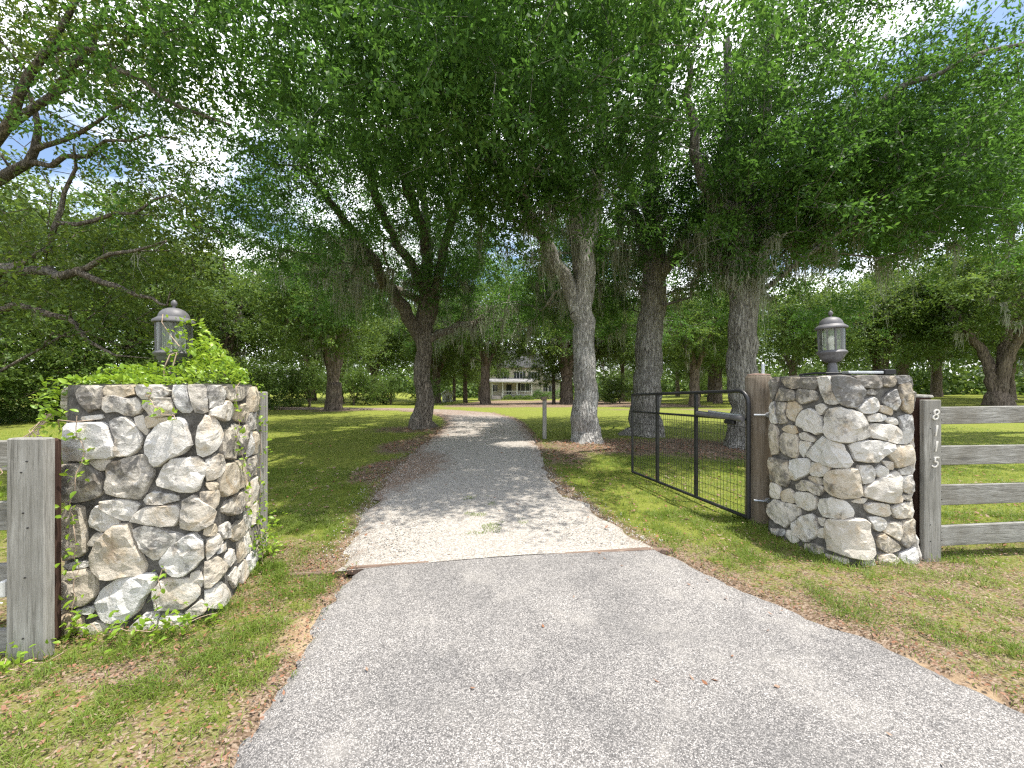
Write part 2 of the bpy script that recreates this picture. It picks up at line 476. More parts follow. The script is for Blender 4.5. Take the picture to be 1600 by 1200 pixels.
M['bark_grey'] = m_bark('oak_bark_grey', (0.08, 0.072, 0.063), (0.36, 0.338, 0.305), (0.50, 0.485, 0.45), 0.55)
M['bark_far'] = m_bark('far_bark', (0.05, 0.038, 0.03), (0.20, 0.16, 0.125), (0.30, 0.28, 0.24), 0.2, 0.4)
M['stone'] = m_stone(); M['mortar'] = m_mortar()
M['asphalt'] = m_asphalt(); M['gravel'] = m_gravel(); M['ground'] = m_ground()
M['wood_v'] = m_wood('weathered_wood_upright', (0.11, 0.104, 0.092), (0.30, 0.288, 0.258), (0.47, 0.46, 0.43), 'z', (0.22, 0.21, 0.185))
M['wood_h'] = m_wood('weathered_wood_rail', (0.11, 0.106, 0.096), (0.285, 0.278, 0.255), (0.45, 0.445, 0.415), 'x', (0.17, 0.155, 0.125))
M['wood_post'] = m_wood('brown_post_wood', (0.08, 0.062, 0.045), (0.20, 0.165, 0.125), (0.33, 0.29, 0.235), 'z', (0.17, 0.13, 0.085))
M['wood_red'] = m_wood('red_brown_post_wood', (0.025, 0.014, 0.011), (0.06, 0.034, 0.026), (0.12, 0.075, 0.055), 'z')
M['wood_top'] = m_plain('cut_post_top', (0.27, 0.19, 0.155), 0.9, 0.1, 0, 0.4, 30)
M['timber'] = m_wood('edging_timber', (0.085, 0.06, 0.045), (0.19, 0.135, 0.105), (0.31, 0.24, 0.19), 'x')
M['black_steel'] = m_plain('black_painted_steel', (0.018, 0.018, 0.02), 0.42, 0.5, 0.0, 0.4, 9)
M['lamp_metal'] = m_plain('grey_lamp_metal', (0.115, 0.112, 0.115), 0.55, 0.5, 0.15, 0.3, 14)
M['lamp_glass'] = m_glass('lamp_glass')
M['bulb'] = m_plain('frosted_bulb', (0.75, 0.75, 0.73), 0.3, 0.5)
M['zinc'] = m_plain('galvanised_metal', (0.5, 0.52, 0.54), 0.4, 0.5, 0.7, 0.2, 20)
M['black_plastic'] = m_plain('black_plastic', (0.012, 0.012, 0.013), 0.5, 0.4)
M['digit'] = m_plain('number_metal', (0.72, 0.70, 0.66), 0.35, 0.5, 0.35, 0.12, 30, 0.02)
M['stem'] = m_plain('vine_stem', (0.40, 0.30, 0.22), 0.8, 0.2, 0, 0.3, 20)
M['white_paint'] = m_plain('white_paint', (0.72, 0.71, 0.67), 0.6, 0.3, 0, 0.08, 2)
M['cream'] = m_plain('cream_siding', (0.50, 0.455, 0.36), 0.7, 0.25, 0, 0.08, 1.5)
M['roof'] = m_plain('grey_shingle', (0.24, 0.235, 0.235), 0.9, 0.1, 0, 0.3, 2)
M['dark'] = m_plain('dark_green_shutter', (0.03, 0.035, 0.035), 0.6, 0.3)
M['pane'] = m_plain('window_pane', (0.03, 0.035, 0.04), 0.08, 0.6, 0, 0.2, 2, 0.0)
M['car'] = m_plain('black_car_paint', (0.02, 0.021, 0.024), 0.2, 0.6, 0, 0.1, 2, 0.0)
M['tyre'] = m_plain('tyre', (0.02, 0.02, 0.02), 0.85, 0.2)
M['silver_car'] = m_plain('silver_car_paint', (0.55, 0.56, 0.58), 0.25, 0.6, 0.3, 0.05, 2, 0.0)
M['step'] = m_plain('grey_step', (0.33, 0.31, 0.29), 0.9, 0.1)
M['gravel_chip'] = m_leaf('gravel_chip', [(0.30, 0.28, 0.25), (0.40, 0.38, 0.345), (0.50, 0.475, 0.44), (0.60, 0.575, 0.54)], 0.0, (0.5, 0.5, 0.5), 0.9, 0.2)
STONES_L = [
  [1038,1484,1142,1484,1145,1363,1067,1330,1038,1390,1008,1450],
  [1157,1488,1316,1493,1331,1440,1255,1414,1157,1432],
  [1331,1493,1462,1492,1525,1448,1478,1413,1377,1405,1339,1440],
  [1153,1415,1209,1432,1255,1410,1331,1410,1362,1344,1323,1309,1285,1301,1240,1328,1157,1324],
  [1369,1388,1408,1414,1525,1413,1541,1315,1494,1298,1424,1299,1377,1352],
  [1533,1484,1604,1492,1628,1403,1644,1323,1580,1324,1541,1395],
  [1612,1497,1711,1501,1718,1312,1652,1323,1636,1403],
  [1722,1483,1833,1487,1908,1405,1733,1338],
  [1858,1482,2461,1479,2354,1401,2015,1371,1921,1404],
  [1751,1346,1934,1385,2071,1308,1961,1236,1773,1272,1726,1312],
  [2086,1337,2287,1348,2389,1231,2254,1198,2086,1245],
  [1038,1300,1134,1312,1142,1286,1052,1278],
  [955,1258,1157,1264,1194,1207,1217,1129,1217,1051,940,1032,940,1100],
  [1187,1259,1232,1293,1285,1288,1331,1231,1362,1169,1346,1091,1285,1057,1228,1059,1224,1172],
  [1385,1291,1416,1306,1455,1290,1509,1289,1478,1255,1408,1229,1385,1252],
  [1316,1283,1369,1300,1396,1212,1385,1177,1354,1213],
  [1400,1168,1439,1229,1541,1289,1596,1279,1612,1190,1636,1119,1580,1058,1509,1033,1455,973,1424,1010,1389,1081],
  [1675,1224,1718,1299,1773,1253,1821,1183,1751,1064,1690,1036,1663,1064],
  [1833,1182,2043,1188,2130,1044,2043,956,1858,999],
  [2043,1208,2354,1167,2372,974,2191,950,2130,1075],
  [1075,1029,1179,1039,1187,1026,1172,974,1130,971],
  [943,1006,1060,1017,1119,959,1149,846,1119,804,1045,790,940,784,940,878,940,946],
  [1194,1017,1300,1040,1385,1055,1424,974,1408,887,1362,793,1316,786,1255,806,1172,832,1172,957],
  [1486,981,1541,1032,1675,1032,1711,989,1697,901,1667,814,1565,828,1447,877,1470,938],
  [1711,1007,1773,1042,1833,1022,1883,937,1773,886,1718,880,1711,935],
  [1883,956,2320,905,2354,731,1934,713,1833,778,1809,877],
  [1711,863,1773,858,1791,817,1733,813],
  [1675,805,1773,812,1833,759,1751,682,1711,683],
  [1961,691,2320,695,2354,530,2043,551,1858,639],
  [1377,775,1416,826,1549,802,1565,766,1462,744,1393,752],
  [1142,773,1194,788,1270,785,1354,746,1300,653,1255,664,1149,738],
  [1304,648,1362,724,1462,736,1565,736,1572,655,1549,612,1462,613],
  [1588,752,1644,794,1704,744,1751,669,1733,601,1675,573,1584,588],
  [940,712,979,751,1045,739,1056,537,1052,460,979,440,940,431,940,507],
  [1097,724,1127,757,1179,728,1232,648,1240,630,1149,592,1082,639],
  [1067,519,1112,585,1149,583,1157,557,1097,509],
  [1093,449,1112,525,1179,590,1224,622,1293,627,1316,530,1362,439,1385,350,1362,317,1278,323,1224,306,1149,316,1104,371],
  [1312,582,1377,618,1478,581,1596,539,1517,482,1462,406,1439,399,1362,474],
  [1459,380,1525,481,1620,546,1660,548,1697,494,1697,386,1660,338,1596,290,1502,324],
  [1704,573,1762,583,1782,530,1741,517,1704,537],
  [1711,491,1791,517,1821,440,1762,409,1718,372],
  [1833,539,1961,534,2015,456,1961,416,1858,455],
  [2043,476,2254,458,2287,338,2130,332,1988,416],
  [1833,408,1934,407,1934,348,1809,370],
  [1883,302,2015,326,2071,222,1934,222],
  [1704,349,1762,372,1858,294,1883,235,1773,230,1711,185,1704,259],
  [940,388,986,414,1067,412,1067,382,1008,374],
  [940,354,1082,364,1112,327,1119,206,1060,160,993,153,940,157,940,251],
  [1134,162,1157,238,1232,301,1377,316,1439,302,1431,233,1377,158,1354,90,1285,44,1202,61,1149,109],
  [1431,206,1478,273,1580,278,1644,269,1682,211,1675,158,1620,102,1565,98,1462,102],
  [1636,296,1682,309,1697,261,1690,209,1644,260],
  [1704,169,1791,193,1908,79,1908,21,1762,34,1715,76],
  [1023,129,1097,144,1119,129,1104,104,1030,115],
  [940,115,971,133,1052,83,1060,22,986,-22,940,-22],
  [1060,22,1134,58,1209,34,1278,19,1270,-24,1172,-40,1067,-30],
  [1316,-2,1393,78,1462,80,1462,1,1408,-38,1316,-37],
  [1482,43,1517,62,1612,49,1636,20,1628,-41,1565,-62,1494,-37],
  [1620,66,1690,129,1711,95,1704,53,1644,28],
  [1934,153,2071,171,2115,69,2015,35],]
STONES_R = [
  [70,1551,169,1555,157,1460,98,1338,70,1337],
  [181,1550,409,1561,388,1462,336,1452,260,1471],
  [169,1460,325,1443,357,1348,260,1335,122,1329],
  [409,1556,585,1558,566,1464,538,1446,388,1462],
  [378,1453,547,1437,566,1357,429,1314,368,1358],
  [594,1558,692,1560,708,1423,751,1330,640,1333,612,1429],
  [700,1552,764,1576,848,1542,918,1450,927,1416,856,1298,758,1330,716,1440],
  [848,1559,973,1572,1098,1568,1094,1475,1029,1462,909,1479],
  [1117,1559,1224,1564,1229,1500,1187,1475,1112,1487],
  [1238,1568,1368,1572,1357,1526,1252,1496],
  [946,1441,1001,1458,1066,1424,1029,1411,964,1416],
  [868,1290,937,1357,1010,1390,1066,1348,1066,1280,992,1251,918,1260],
  [1112,1373,1159,1432,1234,1449,1257,1347,1234,1279,1187,1288,1122,1322],
  [1262,1492,1368,1517,1373,1244,1327,1262,1271,1313],
  [1084,1314,1122,1318,1196,1275,1196,1237,1094,1263],
  [70,1306,122,1319,134,1209,157,1101,70,1112],
  [134,1314,260,1320,249,1188,260,1130,169,1102],
  [271,1321,357,1329,419,1276,357,1178,347,1139,260,1189],
  [368,1169,440,1259,499,1272,566,1249,612,1182,631,1078,566,1052,470,1077,378,1113],
  [552,1302,612,1328,649,1290,603,1225,566,1249],
  [653,1220,684,1283,758,1300,856,1273,909,1231,973,1112,964,1062,817,1016,751,1007,675,1031,644,1088],
  [973,1222,1047,1255,1150,1229,1112,1187,973,1184],
  [1126,1204,1187,1220,1248,1194,1243,1156,1168,1161],
  [987,1138,1020,1163,1196,1152,1276,1101,1262,1024,1206,995,1103,1026,992,1053],
  [1262,1211,1318,1236,1383,1227,1383,1159,1383,1056,1357,997,1243,999,1290,1084],
  [70,1092,122,1087,169,1022,169,813,70,785],
  [198,1055,271,1102,347,1101,378,1038,304,1014],
  [181,974,226,1014,368,1018,388,936,378,821,347,796,237,815,181,865],
  [394,1030,450,1056,547,1005,528,975,409,986],
  [399,965,499,971,509,945,440,823,399,853],
  [460,845,547,951,622,1033,764,1000,797,918,824,844,797,792,708,786,566,810],
  [811,978,856,1021,1010,1028,1178,1000,1206,974,1140,916,1038,837,848,861,840,928],
  [1150,916,1224,974,1383,979,1383,826,1224,787,1206,839],
  [70,745,192,758,260,751,304,615,249,495,70,530],
  [293,757,347,787,489,814,509,699,450,658,357,585,309,588],
  [518,783,603,800,692,783,640,693,585,671,518,674],
  [658,706,692,748,848,802,881,735,900,567,784,532,692,549,649,581],
  [877,811,992,817,1029,749,1020,682,909,663,886,727],
  [1038,774,1084,815,1150,780,1150,729,1057,715],
  [1103,849,1196,839,1206,779,1150,780],
  [918,617,1010,673,1140,730,1234,762,1266,710,1243,626,1276,506,1196,495,1057,520,927,557],
  [1271,778,1346,802,1383,732,1271,731],
  [1271,710,1383,723,1383,646,1368,562,1290,599],
  [1276,557,1383,552,1383,505,1290,523],
  [479,647,566,667,640,649,640,614,575,598,499,624],
  [357,542,440,609,509,608,603,596,640,596,603,516,566,506,509,526,378,496],
  [341,424,378,481,509,508,566,470,547,374,489,338,388,353],
  [70,489,157,501,192,451,181,358,70,346],
  [204,434,282,494,336,451,336,365,204,345],
  [575,410,603,481,723,524,804,506,817,473,844,407,764,359,631,339],
  [831,508,881,542,973,535,918,499],
  [946,481,1010,500,1159,484,1173,399,1103,380,973,421],
  [1178,449,1290,489,1383,488,1383,407,1368,366,1224,367],
  [70,285,134,335,378,349,409,303,347,197,271,113,169,126,70,163],
  [336,165,429,272,528,323,594,256,575,142,489,54,419,82,347,130],
  [580,304,640,320,640,254,594,256],
  [658,313,764,355,900,373,973,337,973,253,992,151,1001,83,864,50,777,70,692,74,662,158,658,243],
  [978,371,1057,381,1131,349,1112,299,1066,258,1020,285],
  [1094,257,1150,323,1280,327,1290,276,1243,176,1159,230],
  [1290,319,1383,360,1383,288,1383,177,1318,113,1252,167],
  [1038,217,1103,240,1196,169,1234,117,1131,87,1057,115],
  [1047,65,1140,86,1215,41,1224,-2,1084,-13,1029,6],
  [1234,66,1383,117,1383,40,1383,-7,1252,-3],
  [594,211,640,237,649,153,585,146],
  [479,32,547,68,640,61,640,17,547,-31,489,-10],
  [282,88,357,106,419,45,368,-4,282,30],
  [98,40,249,85,260,21,134,-7],
  [667,29,797,41,797,-1,708,-6],
  [864,21,992,41,992,-9,881,-13],]

# ------------------------------------------------------------------ setting: ground, drive, apron
TREES = {'a': (-3.1, 13.4), 'b': (1.95, 10.2), 'c': (3.95, 11.5), 'd': (5.55, 9.3)}
DL = np.array([(-1.42, 3.10), (-1.66, 4.2), (-1.96, 5.7), (-2.12, 7.3), (-2.2, 9.2), (-2.3, 12), (-2.5, 15), (-3.1, 18), (-4.3, 20.9), (-7.2, 23.5), (-12, 25.0), (-19, 25.7)])
DR = np.array([(1.36, 3.55), (1.12, 4.2), (0.72, 5.7), (0.6, 7.3), (0.67, 9.2), (0.6, 12), (0.4, 15), (0, 18), (-1.0, 21.5), (-3.5, 24.2), (-8, 26.6), (-12.6, 27.6), (-19, 28)])
AL = np.array([(-2.6, -4), (-1.5, -1), (-1.16, 0.8), (-1.125, 1.52), (-1.17, 2.0), (-1.27, 2.54), (-1.30, 3.15)])
AR = np.array([(8.0, -4), (4.6, -1), (3.05, 0.9), (2.38, 1.81), (2.19, 2.23), (1.79, 2.73), (1.37, 3.52)])

def resample(P, n):
    P = np.asarray(P, float); d = np.r_[0, np.cumsum(np.linalg.norm(np.diff(P, axis=0), axis=1))]
    t = np.linspace(0, d[-1], n)
    Q = np.stack([np.interp(t, d, P[:, i]) for i in range(P.shape[1])], 1)
    for _ in range(3):
        Q[1:-1] = 0.25 * Q[:-2] + 0.5 * Q[1:-1] + 0.25 * Q[2:]
    return Q

def in_poly(x, y, poly):
    x = np.asarray(x); y = np.asarray(y); c = np.zeros(x.shape, bool)
    n = len(poly); j = n - 1
    for i in range(n):
        xi, yi = poly[i]; xj, yj = poly[j]
        if yi != yj:
            c ^= ((yi > y) != (yj > y)) & (x < (xj - xi) * (y - yi) / (yj - yi) + xi)
        j = i
    return c

def dist_line(x, y, P):
    d = np.full(np.shape(x), 1e9)
    for a, b in zip(P[:-1], P[1:]):
        ab = b - a; L = ab @ ab + 1e-9
        t = np.clip(((x - a[0]) * ab[0] + (y - a[1]) * ab[1]) / L, 0, 1)
        d = np.minimum(d, np.hypot(x - a[0] - t * ab[0], y - a[1] - t * ab[1]))
    return d

DRIVE_POLY = np.vstack([DL, DR[::-1]]); APRON_POLY = np.vstack([AL, AR[::-1]])

def cover(x, y):
    """litter, bare sand, lush-grass weights of the ground (0..1)"""
    x = np.asarray(x, float); y = np.asarray(y, float)
    g = lambda cx, cy, rx, ry: np.exp(-((x - cx) / rx) ** 2 - ((y - cy) / ry) ** 2)
    lit = 0.34 + 0 * x
    lit = np.maximum(lit, 0.75 * g(-3.1, 13.2, 2.4, 1.6))
    lit = np.maximum(lit, 0.62 * g(-2.3, 11.2, 1.2, 1.6)); lit = np.maximum(lit, 0.95 * g(-2.25, 6.9, 0.6, 1.3)); lit = np.maximum(lit, 0.8 * g(-2.6, 9.5, 0.9, 1.6)); lit = np.maximum(lit, 0.8 * g(1.1, 8.2, 0.8, 1.6))
    lit = np.maximum(lit, 0.95 * g(2.6, 9.6, 2.2, 1.7)); lit = np.maximum(lit, 0.95 * g(4.6, 9.2, 2.2, 2.0)); lit = np.maximum(lit, 0.72 * g(6.2, 9.4, 2.5, 2.2))
    lit = np.maximum(lit, 0.85 * sstep((y - 25) / 8) * (1 - sstep((x - 14) / 6)) * sstep((x + 8) / 4) * (1 - sstep((y - 60) / 15)))
    lit = np.maximum(lit, 0.8 * g(-10.6, 23.5, 2.6, 1.6)); lit = np.maximum(lit, 0.6 * g(12, 24, 16, 2.0))
    edge = np.minimum(dist_line(x, y, AL), dist_line(x, y, AR))
    lit = np.maximum(lit, 0.82 * np.exp(-(edge / 0.14) ** 2))
    verge = (1 - sstep((y - 3.4) / 1.6))
    lit = np.maximum(lit, 0.55 * verge)
    lit = np.maximum(lit, 0.78 * g(-2.0, 2.05, 0.8, 0.22)); lit = np.maximum(lit, 0.8 * g(-1.65, 3.3, 0.4, 0.35))
    lit = np.maximum(lit, 0.8 * g(3.6, 3.2, 0.6, 0.18))
    ed2 = np.minimum(dist_line(x, y, DL), dist_line(x, y, DR))
    lit = np.maximum(lit, 0.66 * np.exp(-(ed2 / 0.25) ** 2))
    lit = lit * (0.75 + 0.5 * fbm(x * 0.9, y * 0.9, 3))
    bare = 0.12 + 0.75 * g(-1.32, 2.38, 0.17, 0.22) + 0.5 * np.exp(-(edge / 0.06) ** 2) + 0.45 * g(2.25, 2.0, 0.3, 0.25) + 0.3 * g(-1.6, 3.25, 0.3, 0.2)
    sunlawn = sstep((y - 4) / 4)
    lush = np.clip(1.15 - lit * 1.15 - 0.6 * bare, 0, 1)
    return np.clip(lit, 0, 1), np.clip(bare, 0, 1), lush

def set_cover(o):
    me = o.data; n = len(me.vertices)
    co = np.zeros(n * 3, np.float32); me.vertices.foreach_get('co', co); co = co.reshape(-1, 3)
    l, b, g = cover(co[:, 0], co[:, 1])
    at = me.color_attributes.new('cover', 'FLOAT_COLOR', 'POINT')
    at.data.foreach_set('color', np.stack([l, b, g, np.ones(n)], 1).astype(np.float32).ravel())

def axis(lo, hi, step, far, k=1.16):
    a = list(np.arange(lo, hi + 1e-6, step)); s = step
    b = hi; up = []
    while b < far: s *= k; b += s; up.append(b)
    s = step; b = lo; dn = []
    while b > -far: s *= k; b -= s; dn.append(b)
    return np.array(dn[::-1] + a + up)

gx = axis(-8, 9, 0.11, 700); gy = axis(0.6, 15, 0.11, 700)
GX, GY = np.meshgrid(gx, gy)
GZ = gz(GX, GY) + 0.03 * (fbm(GX * 1.6, GY * 1.6, 21) - 0.5) * (1 - sstep((GY - 20) / 20)) - 0.012
und = in_poly(GX, GY, DRIVE_POLY) | in_poly(GX, GY, APRON_POLY)
GZ = np.where(und, gz(GX, GY) - 0.06, GZ)
nx, ny = len(gx), len(gy)
idx = np.arange(nx * ny).reshape(ny, nx)
gf = np.stack([idx[:-1, :-1], idx[:-1, 1:], idx[1:, 1:], idx[1:, :-1]], -1).reshape(-1, 4)
ground = structure(mk('ground', np.stack([GX, GY, GZ], -1), gf, M['ground'], smooth=True))
set_cover(ground)

def ribbon(name, Lp, Rp, n, m, mat, z0, jag, crown=0.0, seed=0):
    Lq, Rq = resample(Lp, n), resample(Rp, n)
    t = np.linspace(0, 1, m)
    P = Lq[:, None] * (1 - t[None, :, None]) + Rq[:, None] * t[None, :, None]
    dirv = (Rq - Lq) / np.linalg.norm(Rq - Lq, axis=1, keepdims=True)
    s = np.arange(n) * 0.9
    jl = (fbm(s * 0.35, s * 0, seed, 4) - 0.5) * jag; jr = (fbm(s * 0.35, s * 0 + 9, seed + 5, 4) - 0.5) * jag
    P += dirv[:, None] * (jl[:, None, None] * (1 - t[None, :, None]) ** 6 + jr[:, None, None] * t[None, :, None] ** 6)
    z = gz(P[..., 0], P[..., 1]) + z0 + crown * (1 - (2 * t - 1) ** 2)[None, :] + 0.012 * (fbm(P[..., 0] * 2, P[..., 1] * 2, seed + 2) - 0.5)
    z[:, 0] -= 0.05; z[:, -1] -= 0.05
    V = np.concatenate([P, z[..., None]], -1)
    ii = np.arange(n * m).reshape(n, m)
    f = np.stack([ii[:-1, :-1], ii[:-1, 1:], ii[1:, 1:], ii[1:, :-1]], -1).reshape(-1, 4)
    o = structure(mk(name, V, f, mat, smooth=True))
    return o
apron = ribbon('asphalt_apron', AL, AR, 260, 30, M['asphalt'], 0.012, 0.15, 0.02, 41)
drive = ribbon('gravel_drive', DL, DR, 420, 28, M['gravel'], 0.004, 0.36, 0.03, 43)
set_cover(drive)
def drive_cover(o):
    me = o.data; n = len(me.vertices)
    co = np.zeros(n * 3, np.float32); me.vertices.foreach_get('co', co); co = co.reshape(-1, 3); x, y = co[:, 0], co[:, 1]
    l = 0.26 + 0.26 * sstep((y - 5.5) / 7) + 0.24 * sstep((y - 16) / 5) + 0.75 * np.exp(-((x + 1.75) / .6) ** 2 - ((y - 6.9) / 1.5) ** 2) + 0.25 * np.exp(-(np.minimum(dist_line(x, y, DL), dist_line(x, y, DR)) / .3) ** 2)
    at = me.color_attributes['cover']
    at.data.foreach_set('color', np.stack([l, l, l, np.ones(n)], 1).astype(np.float32).ravel())
drive_cover(drive)

# sunken timber across the drive
a, b = np.array([-1.77, 3.08]), np.array([1.46, 3.545])
edg = thing('edging_timber', 'narrow reddish brown sunken timber between gravel drive and asphalt apron', 'timber', (0, 0, 0))
for t0, t1, dz in ((0, 0.135, -0.024), (0.137, 0.475, 0), (0.478, 0.93, 0), (0.932, 1.0, -0.016)):
    p, q = a + (b - a) * t0, a + (b - a) * t1
    mb = MB(); ang = math.atan2(*(q - p)[::-1]); L = np.linalg.norm(q - p)
    mb.box((*(p + q) / 2, -0.002 + dz), (L / 2, 0.021, 0.030), ang, 0.008, 0.003)
    mb.build('plank', M['timber'], edg)

# ------------------------------------------------------------------ stone gate pillars
def outline(P, r, n=6):
    P = np.array(P, float); out = []
    for i in range(len(P)):
        a, b, c = P[i - 1], P[i], P[(i + 1) % len(P)]
        u = (a - b) / np.linalg.norm(a - b); v = (c - b) / np.linalg.norm(c - b)
        for t in np.linspace(0, 1, n):
            p0 = b + u * r[i]; p1 = b + v * r[i]
            out.append((1 - t) ** 2 * p0 + 2 * t * (1 - t) * b + t * t * p1)
    return np.array(out)

class Pillar:
    def __init__(s, P, r, top, flare):
        O = outline(P, r); s.O = O
        s.seg = np.linalg.norm(np.roll(O, -1, 0) - O, axis=1)
        s.cum = np.r_[0, np.cumsum(s.seg)]; s.L = s.cum[-1]
        s.top = top; s.flare = flare; s.c = O.mean(0)
    def at(s, u):
        u = u % s.L
        i = min(np.searchsorted(s.cum, u, 'right') - 1, len(s.O) - 1)
        t = (u - s.cum[i]) / s.seg[i]
        return s.O[i] * (1 - t) + s.O[(i + 1) % len(s.O)] * t
    def pt(s, u, z, h):
        p = s.at(u); e = 0.05
        d = s.at(u + e) - s.at(u - e); d /= np.linalg.norm(d)
        n = np.array([d[1], -d[0]])
        if n @ (p - s.c) < 0: n = -n
        h = h + s.flare * max(0.0, 1 - z / 0.45) ** 2
        return np.array([p[0] + n[0] * h, p[1] + n[1] * h, z])

def smooth_poly(P, n):
    P = np.array(P, float)
    for _ in range(1):
        Q = np.roll(P, -1, 0)
        P = np.stack([0.91 * P + 0.09 * Q, 0.09 * P + 0.91 * Q], 1).reshape(-1, 2)
    d = np.r_[0, np.cumsum(np.linalg.norm(np.roll(P, -1, 0) - P, axis=1))]
    PP = np.vstack([P, P[:1]]); t = np.linspace(0, d[-1], n, endpoint=False)
    return np.stack([np.interp(t, d, PP[:, i]) for i in range(2)], 1)

from mathutils.geometry import delaunay_2d_cdt
def stone(pl, poly, parent, rs, mat):
    """one field stone: a chunk whose face is cut by a few random planes"""
    P = np.array(poly, float).reshape(-1, 2)
    c = P.mean(0)
    P = c + (P - c) * (1 + 0.008 / max(1e-3, np.linalg.norm(P - c, axis=1).mean()))
    x, y = P[:, 0], P[:, 1]
    sz = math.sqrt(0.5 * abs(np.dot(x, np.roll(y, 1)) - np.dot(y, np.roll(x, 1))))
    n = int(np.clip(sz * 110, 13, 28))
    B = smooth_poly(P, n)
    if np.dot(B[:, 0], np.roll(B[:, 1], -1)) - np.dot(B[:, 1], np.roll(B[:, 0], -1)) < 0: B = B[::-1]
    B += rs.normal(0, 0.013 * sz, B.shape)
    B[:, 1] = np.clip(B[:, 1], -0.05, pl.top + 0.004)
    H = np.clip(0.175 * sz * rs.uniform(0.8, 1.3), 0.016, 0.046)
    planes = [(1.0, rs.normal(0, 0.30, 2))]
    a0 = rs.uniform(0, 6.28)
    for k in range(rs.integers(3, 6)):
        a = a0 + k * 1.4 + rs.normal(0, .35); g = rs.uniform(0.6, 2.2)
        planes.append((1.0 + g * rs.uniform(0.12, 0.42), -g * np.array([math.cos(a), math.sin(a)])))
    ph = rs.uniform(0, 50)
    def height(q):
        d = (q - c) / sz
        h = min(o + gv @ d for o, gv in planes)
        h += 0.34 * (vnoise(d[0] * 4 + ph, d[1] * 4, 3) - 0.5) + 0.34 * (vnoise(d[0] * 11 + ph, d[1] * 11 + ph, 4) - 0.5)
        return H * max(0.30, h)
    inner = c + (B - c) * 0.935
    pts = [Vector(p) for p in inner]
    step = max(0.014, sz * 0.125)
    gxs = np.arange(B[:, 0].min(), B[:, 0].max(), step); gys = np.arange(B[:, 1].min(), B[:, 1].max(), step)
    core = c + (B - c) * 0.86
    for gx_ in gxs:
        for gy_ in gys:
            q = np.array([gx_, gy_]) + rs.uniform(-.38, .38, 2) * step
            if in_poly(q[0:1], q[1:2], core)[0]: pts.append(Vector(q))
    vo, _, fo, *_r = delaunay_2d_cdt(pts, [], [list(range(n))], 1, 1e-5)
    V = []
    for sc, hh in ((1.02, None), (1.0, 0.40), (0.985, 0.78)):
        for i_ in range(n):
            q = c + (B[i_] - c) * sc
            h = -0.03 if hh is None else hh * max(height(inner[i_]), 0.4 * H)
            V.append(pl.pt(q[0], q[1], h))
    b3 = len(V)
    for v in vo:
        q = np.array(v); V.append(pl.pt(q[0], min(q[1], pl.top + .006), height(q)))
    F = []
    for r_ in range(2):
        for i_ in range(n):
            j_ = (i_ + 1) % n; F.append((r_ * n + i_, r_ * n + j_, (r_ + 1) * n + j_, (r_ + 1) * n + i_))
    for i_ in range(n):
        j_ = (i_ + 1) % n; F.append((2 * n + i_, 2 * n + j_, b3 + j_, b3 + i_))
    F += [tuple(b3 + k for k in f) for f in fo]
    o = mk('stone', np.array(V), F, mat, parent)
    me = o.data; me.polygons.foreach_set('use_smooth', np.ones(len(me.polygons), dtype=bool))
    me.set_sharp_from_angle(angle=R(17))
    return o

def fill_stones(pl, u0, u1, rs):
    """irregular courses for the faces the photograph does not show"""
    out = []; z = 0.0
    while z < pl.top - 0.04:
        h = rs.uniform(0.12, 0.22)
        if z + h > pl.top - 0.06: h = pl.top - z - 0.005
        u = u0(z) if callable(u0) else u0
        while u < u1 - 0.03:
            w = rs.uniform(0.12, 0.27)
            if u + w > u1 - 0.08: w = u1 - u
            g = 0.012; a, b, c, d = u + g, u + w - g, z + g, z + h - g
            j = lambda: rs.uniform(-0.012, 0.012)
            out.append([(a + j(), c + j()), ((a + b) / 2 + j(), c + j()), (b + j(), c + j()), (b + j(), (c + d) / 2), (b + j(), d + j()), (a + .4 * w + j(), d + j()), (a + j(), d + j())])
            u += w
        z += h
    return out

def build_pillar(P, r, top, flare, traced, hidden, label, seed):
    pl = Pillar(P, r, top, flare); rs = np.random.default_rng(seed)
    root = thing('gate_pillar', label, 'pillar', (*pl.c, 0))
    inv = Matrix.Translation((-pl.c[0], -pl.c[1], 0))
    # mortar core
    N = 72; zs = np.linspace(-0.15, top, 16); V = []; F = []
    for z in zs:
        for k in range(N):
            p = pl.pt(pl.L * k / N, max(z, 0), -0.007 + 0.012 * (vnoise(k * 0.6, z * 14, seed) - 0.5)); p[2] = z
            V.append(p)
    for i in range(len(zs) - 1):
        for k in range(N):
            j = (k + 1) % N
            F.append((i * N + k, i * N + j, (i + 1) * N + j, (i + 1) * N + k))
    top0 = (len(zs) - 1) * N
    prev = top0
    for sc in (0.7, 0.35):
        b = len(V)
        for k in range(N):
            q = pl.c + (pl.at(pl.L * k / N) - pl.c) * sc
            V.append((q[0], q[1], top + 0.012 * (1.2 - sc) + 0.01 * (vnoise(q[0] * 9, q[1] * 9, 3) - 0.5)))
        for k in range(N):
            j = (k + 1) % N
            F.append((prev + k, prev + j, b + j, b + k))
        prev = b
    F.append(tuple(prev + k for k in range(N)))
    core = mk('mortar_core', V, F, M['mortar'], root)
    for s_ in traced:
        stone(pl, np.array(s_, float).reshape(-1, 2) / 1000.0, root, rs, M['stone'])
    for q in fill_stones(pl, hidden[0], hidden[1], rs):
        stone(pl, np.array(q), root, rs, M['stone'])
    for ch in root.children: ch.matrix_parent_inverse = inv
    return root, pl

